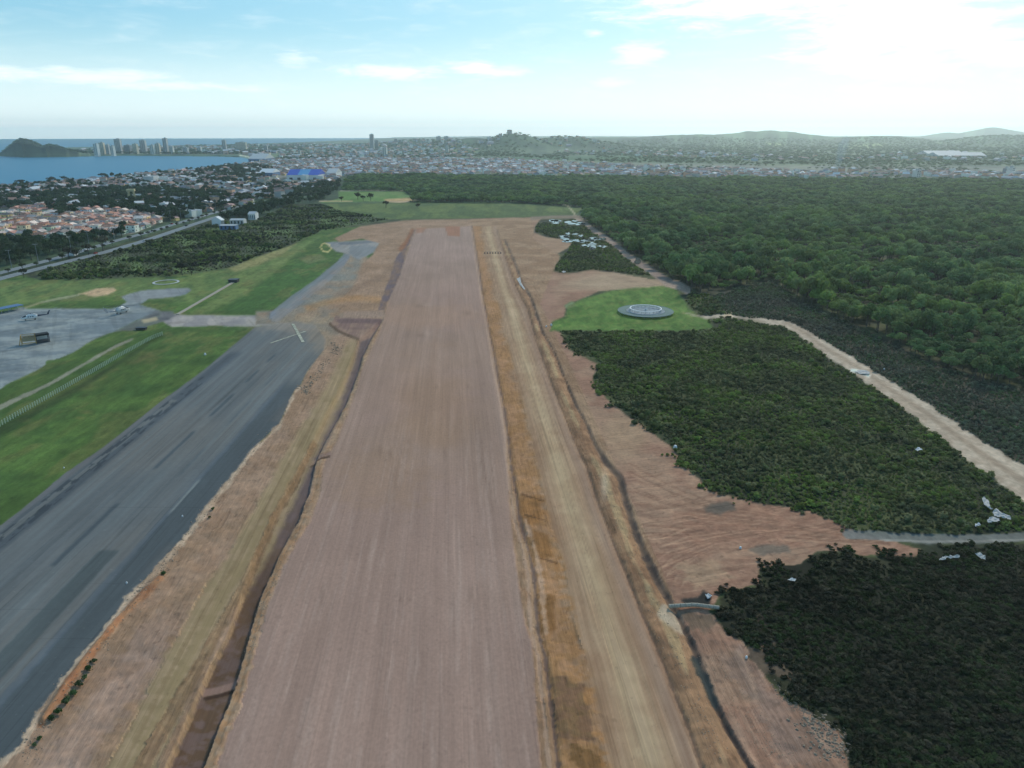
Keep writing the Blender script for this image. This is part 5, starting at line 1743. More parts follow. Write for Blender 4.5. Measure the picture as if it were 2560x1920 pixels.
def lamp(px, py, top, i):
    g = G(px, py)
    e = empty('street_lamp', g, 0.4)
    tag(e, 'tall pale street lamp beside the highway, ' + ('at the left photo edge' if px < 60 else 'left of the white kiosk' if px < 150 else 'behind the white kiosk' if px < 215 else 'right of the kiosk' if px < 300 else 'before the pale houses' if px < 400 else 'behind the roadside houses'), 'street lamp', 'lamps along the highway')
    link('pole', LAMP_P, e)
    link('lamp_head', LAMP_H, e)


LAMP_P = MB().tube([(0, 0, -0.3), (0, 0, 14)], [0.22, 0.12], 6).mesh('pole')
LAMP_P.materials.append(MAT['greymetal'])
LAMP_H = MB().box((0.9, 0, 14), (1.9, 0.3, 0.18)).box((-0.9, 0, 14), (1.8, 0.3, 0.18)).mesh('lamp_head')
LAMP_H.materials.append(MAT['offwhite'])
for i in range(12):
    q = ROAD_A[int(10 + i * (len(ROAD_A) * 0.75 - 10) / 12)]
    qx, qy, _ = proj(q.x, q.y)
    lamp(qx - 6, qy - 3, 0, i)


def car_meshes(L=4.3, W=1.75, Hh=1.5):
    b = MB()
    prof = [(-L / 2, 0.35), (-L / 2, 0.8), (-L / 2 + 0.7, 0.95), (-L / 2 + 1.1, Hh), (L / 2 - 1.5, Hh), (L / 2 - 0.9, 0.95), (L / 2, 0.85), (L / 2, 0.35)]
    n = len(prof)
    vs = [(x, -W / 2, z) for x, z in prof] + [(x, W / 2, z) for x, z in prof]
    b.add(vs, [tuple(range(n)), tuple(range(2 * n - 1, n - 1, -1))] + [(i, i + n, (i + 1) % n + n, (i + 1) % n) for i in range(n)])
    g = MB()
    g.box((-0.15, 0, 1.22), (1.9, W + 0.03, 0.36)).box((L / 2 - 1.2, 0, 1.2), (0.35, W - 0.2, 0.4), 0, 0, Matrix.Rotation(R_(-35), 3, 'Y')).box((-L / 2 + 0.86, 0, 1.2), (0.25, W - 0.2, 0.4), 0, 0, Matrix.Rotation(R_(30), 3, 'Y'))
    wheel = MB()
    lathe([(0.0, -0.1), (0.32, -0.1), (0.32, 0.1), (0.0, 0.1)], 12, 0, wheel)
    bm_, gm, wm = b.mesh('body'), g.mesh('window'), wheel.mesh('wheel')
    bm_.materials.append(MAT['wallc'])
    gm.materials.append(MAT['glass'])
    wm.materials.append(MAT['black'])
    return bm_, gm, wm


CB, CG, CW = car_meshes()
CARC = [('white', (0.75, 0.75, 0.72)), ('silver', (0.42, 0.44, 0.45)), ('black', (0.03, 0.03, 0.035)), ('red', (0.35, 0.04, 0.03))]


def car(pos, rz, cn, cc, label, s_=1.0):
    e = empty('car', pos, rz)
    e.scale = (s_, s_, s_)
    tag(e, label, 'car', 'cars on the highway')
    o = link('body', CB, e)
    o.color = (*cc, 1)
    link('window', CG, e)
    for sx in (-1.35, 1.35):
        for sy in (-0.8, 0.8):
            w = link('wheel', CW, e)
            w.location = (sx, sy, 0.32)
            w.rotation_euler = (R_(90), 0, 0)


for i, (ln, t_, off) in enumerate(((ROAD_A, 0.30, 1.8), (ROAD_A, 0.36, -1.8), (ROAD_A, 0.45, 1.8), (ROAD_B, 0.33, -1.8), (ROAD_B, 0.42, 1.8), (ROAD_A, 0.6, 1.8), (ROAD_B, 0.58, -1.8), (ROAD_A, 0.52, -1.8))):
    k = int(t_ * len(ln))
    d = (ln[k + 1] - ln[k]).normalized()
    q = ln[k] + Vector((d.y, -d.x, 0)) * off
    cn, cc = CARC[i % 4]
    where = 'far' if ln is ROAD_A else 'near'
    car((q.x, q.y, 0.26), math.atan2(d.y, d.x), cn, cc, f'{cn} car driving on the {where} carriageway of the highway')
g = G(184, 638)
e = empty('kiosk', g, road_rz)
tag(e, 'small white roadside kiosk between dark trees', 'kiosk')
MB().box((0, 0, 1.6), (6, 4.5, 3.6)).build('wall', MAT['white'], e)
MB().box((0, 0, 3.6), (7, 5.4, 0.35)).box((0, 0, 3.95), (4, 3, 0.5)).build('roof', MAT['offwhite'], e)
MB().box((0, -2.25, 1.4), (3, 0.2, 1.6)).build('window', MAT['opening'], e)


# ------------------------------------------------------------------ airfield objects
def loft(mb, rings, n=12, mi=0):
    """rings: (x, z centre, half width, half height)"""
    vs = []
    for (x, zc, hw, hh) in rings:
        for k in range(n):
            a = 2 * math.pi * k / n
            vs.append((x, hw * math.cos(a), zc + hh * math.sin(a)))
    fs = []
    for i in range(len(rings) - 1):
        for k in range(n):
            fs.append((i * n + k, (i + 1) * n + k, (i + 1) * n + (k + 1) % n, i * n + (k + 1) % n))
    fs.append(tuple(range(n)))
    fs.append(tuple((len(rings) - 1) * n + k for k in range(n - 1, -1, -1)))
    mb.add(vs, fs, mi)


def helicopter(nose, tail, label, body_m, boom_m, top_m):
    a, b = G(*nose), G(*tail)
    c = a.lerp(b, 0.42)
    d = a - b
    e = empty('helicopter', (c.x, c.y, 0.0), math.atan2(d.y, d.x))
    s_ = d.length / 15.0
    s_ = max(0.8, min(1.2, s_))
    e.scale = (s_, s_, s_)
    tag(e, label, 'helicopter', 'helicopters on the apron')
    m = MB()
    loft(m, [(6.4, 1.35, 0.15, 0.15), (6.0, 1.4, 0.6, 0.55), (5.0, 1.6, 1.0, 0.95), (3.6, 1.8, 1.25, 1.25), (1.0, 1.9, 1.3, 1.3), (-1.2, 1.95, 1.2, 1.2), (-2.6, 2.2, 0.7, 0.75)])
    body = m.build('body', body_m, e, True)
    w = MB()
    loft(w, [(5.75, 1.9, 0.5, 0.3), (5.0, 2.05, 0.98, 0.6), (4.0, 2.4, 1.15, 0.72), (3.4, 2.5, 1.2, 0.6)])
    w.build('windscreen', MAT['glass'], e, True)
    for sy in (-1, 1):
        for x in (2.3, 1.1, -0.1):
            MB().box((x, sy * 1.27, 2.25), (0.8, 0.08, 0.55)).build('side_window', MAT['glass'], e)
    eng = MB()
    loft(eng, [(2.8, 3.1, 0.3, 0.25), (2.0, 3.3, 0.75, 0.5), (-0.6, 3.3, 0.75, 0.55), (-2.6, 2.9, 0.35, 0.35)])
    eng.build('engine_cowling', top_m, e, True)
    bm_ = MB()
    loft(bm_, [(-1.8, 2.35, 0.6, 0.65), (-4.5, 2.45, 0.36, 0.4), (-8.2, 2.6, 0.2, 0.24)])
    bm_.build('tail_boom', boom_m, e, True)
    fin = MB()
    fin.add([(-7.6, -0.1, 2.6), (-8.6, -0.1, 2.5), (-9.9, -0.1, 5.0), (-9.0, -0.1, 5.0), (-7.6, 0.1, 2.6), (-8.6, 0.1, 2.5), (-9.9, 0.1, 5.0), (-9.0, 0.1, 5.0)],
            [(0, 1, 2, 3), (7, 6, 5, 4), (0, 4, 5, 1), (1, 5, 6, 2), (2, 6, 7, 3), (3, 7, 4, 0)])
    fin.build('tail_fin', boom_m, e)
    MB().box((-8.0, 0, 2.7), (0.8, 3.2, 0.1)).build('stabiliser', boom_m, e)
    MB().tube([(0.8, 0, 3.6), (0.8, 0, 4.3)], [0.25, 0.18], 8).build('rotor_hub', MAT['darkmetal'], e)
    for k in range(4):
        an = k * math.pi / 2 + 0.5
        q = MB()
        q.add([(0.3, -0.12, 0.04), (7.0, -0.22, -0.25), (7.0, 0.22, -0.25), (0.3, 0.12, 0.04), (0.3, -0.12, 0.0), (7.0, -0.22, -0.3), (7.0, 0.22, -0.3), (0.3, 0.12, 0.0)],
              [(0, 1, 2, 3), (7, 6, 5, 4), (0, 4, 5, 1), (1, 5, 6, 2), (2, 6, 7, 3), (3, 7, 4, 0)])
        o_ = q.build('rotor_blade', MAT['darkmetal'], e)
        o_.location = (0.8, 0, 4.25)
        o_.rotation_euler = (0, 0, an)
    tr = MB()
    for k in range(4):
        an = k * math.pi / 2 + 0.3
        tr.box((-9.3 + 0.65 * math.cos(an), 0.3, 4.5 + 0.65 * math.sin(an)), (1.3, 0.05, 0.16), 0, 0, Matrix.Rotation(-an, 3, 'Y'))
    tr.build('tail_rotor', MAT['greymetal'], e)
    for (x, y) in ((4.2, 0.0), (-1.0, -1.15), (-1.0, 1.15)):
        wv = MB()
        wv.tube([(x, y - 0.15, 0.35), (x, y + 0.15, 0.35)], 0.35, 10)
        wv.tube([(x, y, 0.35), (x, y * 0.9, 1.2)], 0.09, 6)
        wv.build('wheel', MAT['black'], e)


helicopter((54, 802), (124, 795), 'white helicopter with dark blue tail boom parked on the grey apron', MAT['white'], MAT['navy'], MAT['white'])
helicopter((324, 778), (268, 794), 'pale grey helicopter parked where the apron narrows', MAT['offwhite'], MAT['greymetal'], MAT['white'])


def stand():
    a, b = G(56, 862), G(92, 858)
    c = (a + b) / 2
    d = b - a
    e = empty('maintenance_stand', c, math.atan2(d.y, d.x))
    tag(e, 'yellow framed maintenance stand with tan sides on the apron', 'maintenance stand')
    w = d.length
    for sx in (-1, 1):
        for sy in (-1, 1):
            MB().box((sx * w / 2, sy * 1.6, 2.4), (0.28, 0.28, 4.9)).build('post', MAT['yellow'], e)
    MB().box((0, 0, 1.9), (w - 0.3, 3.0, 0.2)).build('deck', MAT['tan'], e)
    MB().box((0.2, -1.6, 2.9), (w - 0.6, 0.12, 1.7)).build('side_panel', MAT['tan'], e)
    MB().box((0.2, 1.6, 2.9), (w - 0.6, 0.12, 1.7)).build('side_panel', MAT['tan'], e)
    MB().box((0, -1.6, 4.75), (w, 0.2, 0.2)).box((0, 1.6, 4.75), (w, 0.2, 0.2)).box((0, -1.6, 0.9), (w, 0.2, 0.25)).build('rail', MAT['yellow'], e)
    MB().box((-w / 2 - 0.5, -0.8, 2.5), (0.3, 1.3, 5.4), 0, 0, Matrix.Rotation(R_(14), 3, 'Y')).build('ladder', MAT['yellow'], e)
    a, b = G(92, 858), G(123, 853)
    c = (a + b) / 2
    d = b - a
    w = d.length
    e = empty('canopy_shelter', c, math.atan2(d.y, d.x))
    tag(e, 'black roofed shelter with pale inside beside the yellow stand', 'shelter')
    MB().box((0, 0, 4.2), (w + 0.4, 3.6, 1.0)).build('roof', MAT['black'], e)
    for sx in (-1, 1):
        for sy in (-1, 1):
            MB().box((sx * w / 2, sy * 1.5, 1.85), (0.3, 0.3, 3.7)).build('post', MAT['darkmetal'], e)
    MB().box((0, 1.4, 2.4), (w - 0.4, 0.15, 2.4)).build('back_panel', MAT['offwhite'], e)
    MB().box((0, 0, 0.7), (w - 0.5, 3.0, 1.2)).build('base', MAT['darkmetal'], e)


stand()


def carport():
    a, b = G(-60, 795), G(54, 772)
    d = b - a
    c = (a + b) / 2
    e = empty('carport', c, math.atan2(d.y, d.x))
    tag(e, 'long low blue covered carport at the left edge of the apron', 'carport')
    MB().box((0, 0, 2.7), (d.length, 6, 0.25)).build('roof', MAT['bluegrey'], e)
    for k in range(7):
        for sy in (-2.6, 2.6):
            MB().box((-d.length / 2 + 0.5 + (d.length - 1) * k / 6, sy, 1.2), (0.18, 0.18, 2.8)).build('post', MAT['greymetal'], e)


carport()


def fence():
    pts = smooth_line([(-120, 1138), (0, 1066), (100, 1008), (200, 951), (300, 892), (380, 848), (406, 838)], 1.45)
    e = empty('fence', pts[len(pts) // 2])
    tag(e, 'long pale post fence on the grass strip beside the apron', 'fence')
    o0 = pts[len(pts) // 2]
    pm = MB().box((0, 0, 0.95), (0.2, 0.2, 2.0)).mesh('post')
    pm.materials.append(MAT['fencepost'])
    acc, last = 0, None
    count = 0
    for i, q in enumerate(pts):
        if count < 300 and i % 1 == 0:
            o_ = link('post', pm, e)
            o_.location = (q.x - o0.x, q.y - o0.y, 0)
            count += 1
    pn = MB()
    for i in range(len(pts) - 1):
        a, b = pts[i] - o0, pts[i + 1] - o0
        c = (a + b) / 2
        d = b - a
        for zz in (0.5, 1.1, 1.7):
            pn.box((c.x, c.y, zz), (d.length, 0.06, 0.14), math.atan2(d.y, d.x))
    pn.build('wire_rail', MAT['mat_fence'], e)


fence()


def tower_platform():
    g = G(1614, 775, 1.7)
    g.z = 0
    e = empty('navigation_platform', g, 0.1)
    tag(e, 'round raised grey platform with pale ring in the bright green clearing', 'navigation beacon')
    kR, kH = 16.0, 1.3
    m, t, b = mat_new('wire_mesh_deck')
    tc = N(t, 'ShaderNodeTexCoord')
    ch = N(t, 'ShaderNodeTexNoise')
    ch.inputs['Scale'].default_value = 1.3
    ch.inputs['Detail'].default_value = 3
    t.links.new(tc.outputs['Object'], ch.inputs['Vector'])
    t.links.new(MIX(t, ch.outputs[0], (0.30, 0.38, 0.34), (0.38, 0.44, 0.40)), b.inputs['Base Color'])
    b.inputs['Alpha'].default_value = 0.55
    b.inputs['Roughness'].default_value = 0.95
    b.inputs['Specular IOR Level'].default_value = 0.05
    dk = lathe([(11.2, kH + 0.02), (16.0, kH + 0.02), (16.0, kH - 0.12), (11.2, kH - 0.12), (11.2, kH + 0.02)], 64)
    dk.build('mesh_deck', m, e)
    dk = lathe([(0.0, kH + 0.14), (11.15, kH + 0.14), (11.15, kH - 0.2), (0.0, kH - 0.2)], 48)
    dk.build('deck', MAT['bluegrey_deck'], e)
    n = 64
    rim = MB()
    rim.tube([(16.1 * math.cos(2 * math.pi * k / n), 16.1 * math.sin(2 * math.pi * k / n), kH) for k in range(n + 1)], 0.16, 6, 0, False)
    rim.build('rim', m, e)
    legm = MB().tube([(0, 0, -0.2), (0, 0, kH - 0.12)], 0.1, 6).mesh('leg')
    legm.materials.append(MAT['greymetal'])
    for r_, cnt in ((15.0, 20), (9.0, 12)):
        for k in range(cnt):
            a = 2 * math.pi * k / cnt
            o_ = link('leg', legm, e)
            o_.location = (r_ * math.cos(a), r_ * math.sin(a), 0)
    ring = lathe([(8.7, kH + 1.3), (8.7, kH + 1.6), (9.35, kH + 1.6), (9.35, kH + 1.3), (8.7, kH + 1.3)], 64)
    ring.build('antenna_ring', MAT['ringpaint'], e)
    am_ = lathe([(0.0, 0), (0.1, 0), (0.1, 1.4), (0.0, 1.4)], 8).mesh('antenna')
    am_.materials.append(MAT['greymetal'])
    for k in range(24):
        a = 2 * math.pi * k / 24
        o_ = link('antenna', am_, e)
        o_.location = (8.9 * math.cos(a), 8.9 * math.sin(a), kH + 0.14)
    c = lathe([(0.0, 0), (0.6, 0), (0.6, 0.9), (0.4, 1.2), (0.0, 1.3)], 16, 0, None, (0, 0, kH + 0.14))
    c.build('centre_antenna', MAT['offwhite'], e)
    hut = MB().box((2, 1, 0.4), (4.2, 3.4, 1.2))
    hut.build('equipment_hut', MAT['greyconcrete'], e)


MAT['bluegrey_deck'] = mat_plain('blue_grey_deck', (0.34, 0.37, 0.37), 0.95, 0.2, 0.5, spec=0.05)
MAT['ringpaint'] = mat_plain('pale_ring_paint', (0.70, 0.72, 0.70), 0.7, 0.05)
tower_platform()


def ring_mark():
    g = G(415, 706)
    m = MB()
    n = 48
    R0, R1 = 7.4, 8.8
    vs = []
    for k in range(n):
        a = 2 * math.pi * k / n
        for r_, z in ((R0, 0.0), (R0, 0.12), (R1, 0.12), (R1, 0.0)):
            vs.append((g.x + r_ * math.cos(a), g.y + r_ * math.sin(a), z + 0.16))
    fs = []
    for k in range(n):
        for j in range(3):
            a, b = k * 4 + j, ((k + 1) % n) * 4 + j
            fs.append((a, b, b + 1, a + 1))
    m.add(vs, fs)
    o = m.build('landing_ring', MAT['offwhite'])
    tag(o, 'pale painted landing ring lying on the light green grass', 'landing ring')


ring_mark()


def slab_walk():
    pts = [G(444, 787), G(582, 707)]
    e = empty('drain_channel', pts[0])
    tag(e, 'straight pale concrete drain channel crossing the grass to the taxiway', 'drain channel')
    o0 = pts[0]
    line = smooth_line([tuple(p_) for p_ in pts], 3.0)
    m1 = MB().box((0, 0, 0.2), (2.94, 2.2, 0.4)).mesh('slab')
    m1.materials.append(MAT['concrete'])
    for i in range(len(line) - 1):
        a, b = line[i] - o0, line[i + 1] - o0
        c, d = (a + b) / 2, b - a
        o_ = link('slab', m1, e)
        o_.location = (c.x, c.y, random.uniform(-0.02, 0.03))
        o_.scale = (d.length / 3.0, 1, 1)
        o_.rotation_euler = (0, 0, math.atan2(d.y, d.x))
    g = G(585, 705)
    h = MB().box((0, 0, 0.9), (6, 5, 1.8)).box((0, 0, 1.95), (6.6, 5.6, 0.3))
    o_ = h.build('drain_box', MAT['darkmetal'])
    o_.location = (g.x, g.y, 0)
    tag(o_, 'dark low box at the far end of the concrete channel', 'drain box')
    g = G(354, 824)
    h = MB().box((0, 0, 0.5), (5, 2.2, 1.0)).box((0, 0, 1.15), (5.6, 2.8, 0.3))
    o_ = h.build('drain_cover', MAT['darkmetal'])
    o_.location = (g.x, g.y, 0)
    tag(o_, 'dark flat box in the grass beside the taxiway corner', 'drain cover')


slab_walk()


def cross_mark():
    e = empty('closed_runway_cross', G(738, 838))
    tag(e, 'large pale cross painted on the old runway near the taxiway', 'runway marking')
    o0 = Vector(e.location)
    for (p0, p1, hw) in (((732, 810), (758, 856), 0.75), ((676, 858), (764, 828), 0.5)):
        a, b = G(*p0) - o0, G(*p1) - o0
        d = (b - a).normalized()
        nrm = Vector((d.y, -d.x, 0)) * hw
        m = MB()
        z0, z1 = 0.03, 0.07
        vs = [a - nrm, b - nrm, b + nrm, a + nrm]
        m.add([(v.x, v.y, z0 + (z1 if hw > 0.7 else 0)) for v in vs] + [(v.x, v.y, z1 + (z1 if hw > 0.7 else 0)) for v in vs], [(4, 5, 6, 7), (0, 1, 5, 4), (1, 2, 6, 5), (2, 3, 7, 6), (3, 0, 4, 7)])
        m.build('bar', MAT['crosspaint'], e)


MAT['crosspaint'] = mat_plain('worn_cross_paint', (0.42, 0.40, 0.29), 0.9, 0.45, 0.5)
cross_mark()


# pipe, sheeting, posts and stones of the works
def pipe():
    a, b, c = G(1672, 1522), G(1735, 1519), G(1798, 1526)
    e = empty('culvert_pipe', a)
    tag(e, 'pale concrete pipe lying across the black ditch', 'pipe')
    pts = [Vector((0, 0, 0.7)), (b - a) + Vector((0, 0, 0.8)), (c - a) + Vector((0, 0, 0.7))]
    n = 9
    for i in range(n):
        t0, t1 = i / n, (i + 1) / n - 0.006

        def at(t_):
            return pts[0].lerp(pts[1], t_ * 2) if t_ < 0.5 else pts[1].lerp(pts[2], t_ * 2 - 1)
        m = MB().tube([at(t0), at(t0 + 0.02), at(t1)], [0.52, 0.45, 0.45], 10)
        m.build('pipe_section', MAT['concrete'], e, False)


pipe()


def sheeting(name, pts_px, label, seed, h=0.5, mat='sheet', group=None, cat='plastic sheet'):
    """crumpled sheet lying in the scrub, outline from ground points"""
    rr_ = random.Random(seed)
    W = [G(*p) for p in pts_px]
    c = sum(W, Vector((0, 0, 0))) / len(W)
    z, _ = ground_z(np.array([c.x]), np.array([c.y]))
    bm = bmesh.new()
    vs = [bm.verts.new((p.x - c.x, p.y - c.y, 0)) for p in W]
    f = bm.faces.new(vs)
    bmesh.ops.triangulate(bm, faces=[f])
    bmesh.ops.subdivide_edges(bm, edges=bm.edges[:], cuts=3, use_grid_fill=True)
    for v in bm.verts:
        v.co.z = h + rr_.uniform(-0.2, 0.25)
        v.co.x += rr_.uniform(-.12, .12)
        v.co.y += rr_.uniform(-.2, .2)
    bmesh.ops.recalc_face_normals(bm, faces=bm.faces[:])
    r = bmesh.ops.extrude_face_region(bm, geom=bm.faces[:])
    for v in [q for q in r['geom'] if isinstance(q, bmesh.types.BMVert)]:
        v.co.z -= 0.05
    me = bpy.data.meshes.new(name)
    bm.to_mesh(me)
    bm.free()
    o = link(name, me, None, MAT[mat])
    o.location = (c.x, c.y, float(z[0]))
    tag(o, label, cat, group)
    return o


SH = 'white plastic sheets in the scrub'
sheeting('plastic_sheet', [(2452, 1257), (2458, 1254), (2468, 1266), (2472, 1280), (2480, 1287), (2470, 1284), (2456, 1274)], 'white ragged sheet in the scrub, topmost of three by the grey track', 1, 1.7, group=SH)
sheeting('plastic_sheet', [(2478, 1290), (2490, 1284), (2502, 1296), (2520, 1302), (2526, 1312), (2512, 1310), (2496, 1304), (2482, 1302)], 'white torn sheet in the scrub, largest and middle of three by the grey track', 2, 1.6, group=SH)
sheeting('plastic_sheet', [(2464, 1312), (2478, 1304), (2492, 1308), (2498, 1316), (2486, 1318), (2476, 1318), (2470, 1322)], 'white sheet in the scrub, lowest of three by the grey track', 3, 1.6, group=SH)
sheeting('plastic_sheet', [(2346, 1412), (2356, 1404), (2372, 1402), (2396, 1400), (2394, 1406), (2366, 1408), (2352, 1414)], 'long white sheet at the top of the dark lower scrub', 4, 1.6, group=SH)
sheeting('plastic_sheet', [(2434, 1396), (2446, 1396), (2462, 1404), (2460, 1412), (2446, 1406)], 'short white sheet right of the long one in the dark scrub', 5, 1.6, group=SH)
sheeting('plastic_sheet', [(1965, 1464), (1976, 1459), (1988, 1462), (1982, 1468)], 'small grey white sheet alone in the dark lower scrub', 6, 1.6, 'offwhite', SH)
sheeting('plastic_sheet', [(2284, 1132), (2296, 1128), (2304, 1134), (2292, 1138)], 'small pale sheet amid the middle scrub', 7, 1.6, 'offwhite', SH)
sheeting('plastic_sheet', [(2434, 1320), (2446, 1318), (2450, 1326), (2436, 1328)], 'pale stone coloured sheet beside the grey track', 8, 1.4, 'offwhite', SH)
sheeting('plastic_sheet', [(1292, 698), (1301, 695), (1303, 708), (1312, 722), (1311, 727), (1300, 714)], 'long white sheet lining the head of the black ditch', 9, 0.4, group=SH)
sheeting('plastic_sheet', [(1404, 681), (1412, 678), (1416, 682), (1408, 684)], 'small white sheet at the marsh edge above the clearing', 10, 0.5, group=SH)
sheeting('plastic_sheet', [(2136, 930), (2152, 926), (2176, 932), (2170, 938), (2150, 936)], 'white heap of sheeting on the pale dirt track', 11, 0.35, group=SH)
sheeting('plastic_sheet', [(1762, 1490), (1772, 1486), (1780, 1494), (1770, 1502)], 'small pale sheet at the far end of the concrete pipe', 12, 0.5, 'offwhite', SH)


def pool(pts_px, label_n):
    W = [G(*p) for p in pts_px]
    z = 0.45
    m = MB()
    n = len(W)
    m.add([(p.x, p.y, z) for p in W], [tuple(range(n))])
    o = m.build('water', MAT['pool'])
    tag(o, kind='structure')


mpool, tpool, bpool = mat_new('still_water')
bpool.inputs['Base Color'].default_value = (0.15, 0.15, 0.13, 1)
bpool.inputs['Roughness'].default_value = 0.12
bpool.inputs['Specular IOR Level'].default_value = 0.6
bpool.inputs['IOR'].default_value = 1.4
MAT['pool'] = mpool
rr = random.Random(77)
for k, (cx, cy, w, h) in enumerate(POOLS):
    pts = []
    for j in range(9):
        a = -2 * math.pi * j / 9
        q = rr.uniform(0.55, 1.15)
        pts.append((cx + w * q * math.cos(a), cy + h * q * math.sin(a)))
    pool(pts, k)


def stone_mesh(seed, flat=0.7):
    bm = bmesh.new()
    bmesh.ops.create_icosphere(bm, subdivisions=1, radius=1.0)
    rr_ = random.Random(seed)
    for v in bm.verts:
        v.co *= rr_.uniform(0.65, 1.15)
        v.co.z *= flat
    me = bpy.data.meshes.new('stone')
    bm.to_mesh(me)
    bm.free()
    return me


STONES = []
for i in range(5):
    me = stone_mesh(i)
    me.materials.append(MAT['stone'])
    STONES.append(bpy.data.objects.new('stone', me))
v_stone = variants('stone_kinds', STONES)
PST = []
for i in range(5):
    me = stone_mesh(i + 20, 0.6)
    me.materials.append(MAT['palestone'])
    PST.append(bpy.data.objects.new('pale_stone', me))
v_pstone = variants('pale_stone_kinds', PST)


def pts_along(line_px, n, spread, seed):
    rr_ = np.random.default_rng(seed)
    xs = np.array([p[0] for p in line_px], float)
    ys = np.array([p[1] for p in line_px], float)
    t_ = rr_.uniform(0, len(line_px) - 1, n)
    x = np.interp(t_, np.arange(len(xs)), xs) + rr_.normal(0, spread, n)
    y = np.interp(t_, np.arange(len(ys)), ys) + rr_.normal(0, spread * 0.6, n)
    P = np.array([tuple(G(a, b)) for a, b in zip(x, y)])
    z, _ = ground_z(P[:, 0], P[:, 1])
    P[:, 2] = z
    return P


P = pts_along([(832, 852), (846, 868), (838, 880), (806, 915), (790, 940), (772, 965), (765, 985), (750, 965)], 300, 6, 1)
scatter('rubble', P, rng.uniform(0.1, 0.55, len(P)), v_stone, 5)
P = pts_along([(2010, 1795), (2040, 1810), (2075, 1830), (2095, 1850), (2105, 1880), (2085, 1890), (2060, 1860), (2030, 1830)], 420, 20, 2)
scatter('rubble', P, rng.uniform(0.05, 0.5, len(P)) ** 1.3, v_pstone, 5)
P = pts_along([(1930, 1712), (1970, 1752), (2010, 1778), (2040, 1800)], 260, 8, 3)
scatter('rubble', P, rng.uniform(0.04, 0.2, len(P)), v_pstone, 5)
P = pts_along([(700, 1062), (640, 1120), (545, 1242), (455, 1362), (395, 1432), (330, 1495)], 380, 8, 4)
scatter('rubble', P, rng.uniform(0.06, 0.24, len(P)), v_stone, 5)
P = pts_along([(1355, 850), (1400, 960), (1450, 1080), (1500, 1180), (1540, 1280), (1600, 1420), (1660, 1560), (1730, 1740), (1800, 1900)], 900, 14, 5)
scatter('rubble', P, rng.uniform(0.04, 0.16, len(P)), v_stone, 5)
P = pts_along([(1740, 1560), (1800, 1680), (1860, 1760), (1920, 1860), (1980, 1914)], 500, 26, 6)
scatter('rubble', P, rng.uniform(0.03, 0.13, len(P)), v_stone, 5)
P = pts_along([(400, 1450), (330, 1530), (250, 1625), (170, 1720), (100, 1830), (60, 1900)], 350, 16, 7)
scatter('rubble', P, rng.uniform(0.04, 0.2, len(P)), v_stone, 5)
P = pts_along([(625, 1640), (660, 1510), (720, 1375), (780, 1240)], 350, 8, 8)
scatter('rubble', P, rng.uniform(0.04, 0.18, len(P)), v_stone, 5)

# weeds on the bank beside the old runway, each a plant of its own
BUSHM = []
for i in range(3):
    ob = bush('weed', 400 + i, 0.9, 0.9, GREEN['bright'], 110, 0.2)
    BUSHM.append(ob.data)
for k, (px, py, s_, lab) in enumerate((
    (236, 1655, 0.9, 'low weed at the upper end of the green row on the dirt bank'), (222, 1674, 1.1, 'weed second from the top of the row on the bank'), (212, 1695, 1.0, 'spreading weed in the middle of the row on the bank'),
    (196, 1716, 1.1, 'pale weed below the spreading one on the bank'), (184, 1738, 1.2, 'dark weed on the orange bank beside old runway'), (166, 1760, 1.4, 'largest leafy weed of the row on the bank'),
    (148, 1782, 1.1, 'leafy weed below the largest one on the bank'), (130, 1798, 1.0, 'last weed at the lower end of the row'), (100, 1846, 0.8, 'lone weed near the lower left corner of dirt'), (84, 1862, 0.6, 'tiny weed below the lone one at lower left'),
    (409, 1437, 1.0, 'round green weed on the rim of old runway'), (532, 1275, 0.9, 'olive weed among pale stones on the runway rim'), (525, 1294, 0.7, 'small pale weed beside the olive one'))):
    g = G(px, py)
    z, _ = ground_z(np.array([g.x]), np.array([g.y]))
    o = link('weed', BUSHM[k % 3])
    o.location = (g.x, g.y, float(z[0]))
    o.scale = (s_, s_, s_)
    o.rotation_euler = (0, 0, k)
    tag(o, lab, 'plant', 'weeds on the dirt bank')

# white marker posts and small gear
mk = MB()
lathe([(0.0, 0), (0.45, 0), (0.40, 0.5), (0.22, 0.75), (0.0, 0.8)], 10, 0, mk)
mkm = mk.mesh('marker')
mkm.materials.append(MAT['white'])
for (px, py, s_, lab) in ((513, 887, 1.2, 'white marker dome in the grass beside the old runway'), (1688, 1121, 1.5, 'white drum at the edge of the scrub and dirt'), (456, 1291, 0.5, 'small white marker on the dark shoulder of old runway'),
                          (317, 1458, 0.5, 'white marker on the old runway near the lower rim'), (160, 1170, 0.5, 'white marker in grass at the old runway edge'), (1851, 1370, 0.8, 'white drum on the reddish tracked dirt'),
                          (2210, 925, 0.9, 'white drum right of the pale track'), (1866, 1645, 0.6, 'white stone like drum at the scrub edge near the bank'), (1378, 814, 1.3, 'pale drum at the corner of the green clearing'),
                          (1366, 818, 1.0, 'grey white drum near the ditch by the clearing')):
    g = G(px, py)
    z, _ = ground_z(np.array([g.x]), np.array([g.y]))
    o = link('marker', mkm)
    o.location = (g.x, g.y, float(z[0]))
    o.scale = (s_, s_, s_)
    tag(o, lab, 'marker', 'white markers and drums')


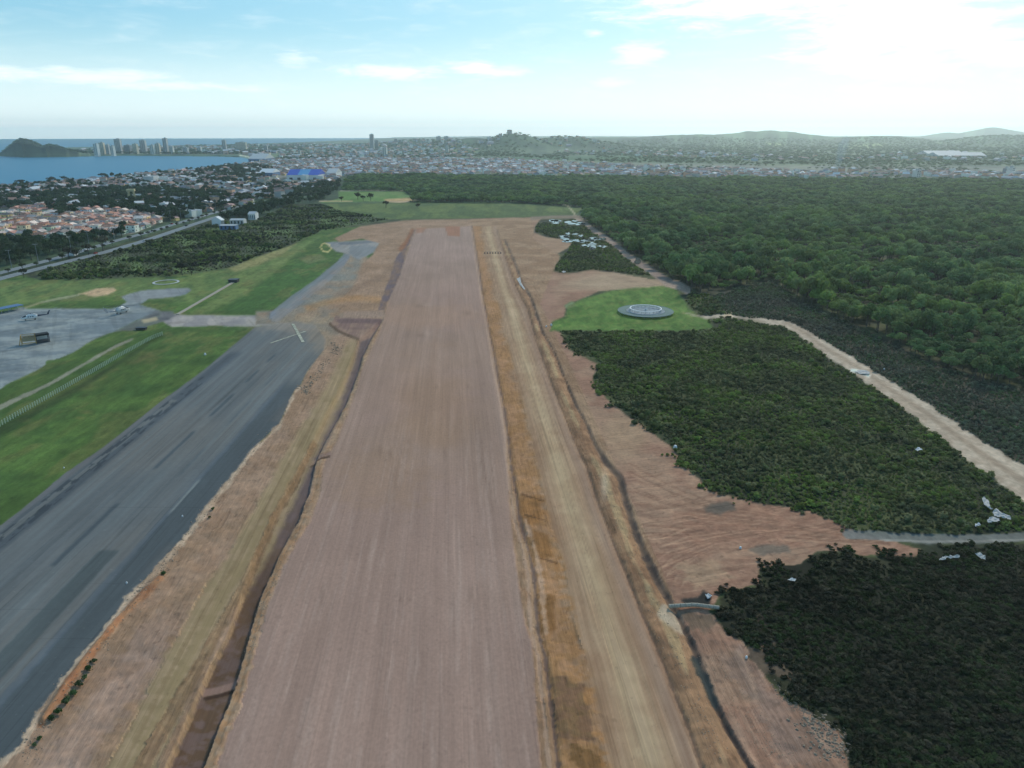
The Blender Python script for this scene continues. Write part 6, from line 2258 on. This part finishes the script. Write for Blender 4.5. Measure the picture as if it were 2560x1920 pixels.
def barrier():
    a, b = G(1212, 634), G(1252, 634)
    e = empty('barrier', a)
    tag(e, 'dark low barrier of drums across the far haul road', 'barrier')
    dm_ = lathe([(0.0, 0), (0.45, 0), (0.45, 1.1), (0.0, 1.1)], 10).mesh('drum')
    dm_.materials.append(MAT['darkmetal'])
    for k in range(7):
        o = link('drum', dm_, e)
        o.location = (b - a) * (k / 6)
        o.scale = (1.0, 1.0, 1.0)
    d = b - a
    MB().box((d.x / 2, d.y / 2, 1.45), (d.length, 0.3, 0.2), math.atan2(d.y, d.x)).build('rail', MAT['darkmetal'], e)


barrier()


def smoke():
    g = G(2092, 428)
    m = bpy.data.materials.new('thin_smoke')
    m.use_nodes = True
    t = m.node_tree
    for n_ in list(t.nodes):
        if n_.type != 'OUTPUT_MATERIAL':
            t.nodes.remove(n_)
    v = N(t, 'ShaderNodeVolumePrincipled')
    v.inputs['Color'].default_value = (0.55, 0.78, 0.95, 1)
    v.inputs['Density'].default_value = 0.010
    t.links.new(v.outputs[0], t.nodes['Material Output'].inputs['Volume'])
    mb = MB()
    mb.tube([(0, 0, 1), (1, 0, 20), (4, 0, 45), (9, 0, 70), (16, 0, 90)], [4, 9, 13, 15, 8], 10)
    o = mb.build('smoke', m, None, True)
    o.location = (g.x, g.y, 0)
    tag(o, 'thin blue smoke rising beyond the forest on the right', 'smoke', None, 'stuff')


smoke()

# ------------------------------------------------------------------ haze
def haze():
    m = bpy.data.materials.new('haze')
    m.use_nodes = True
    t = m.node_tree
    for n_ in list(t.nodes):
        if n_.type != 'OUTPUT_MATERIAL':
            t.nodes.remove(n_)
    v = N(t, 'ShaderNodeVolumePrincipled')
    v.inputs['Color'].default_value = (0.84, 0.99, 1.0, 1)
    v.inputs['Density'].default_value = HAZE_DENSITY
    v.inputs['Anisotropy'].default_value = 0.7
    t.links.new(v.outputs[0], t.nodes['Material Output'].inputs['Volume'])
    zt = max(float(VZ.max()), 120.0) + 12.0
    o = MB().box((0, 8500, (zt - 20) / 2), (38000, 20000, zt + 20)).build('haze', m)
    tag(o, None, None, None, 'stuff')


haze()
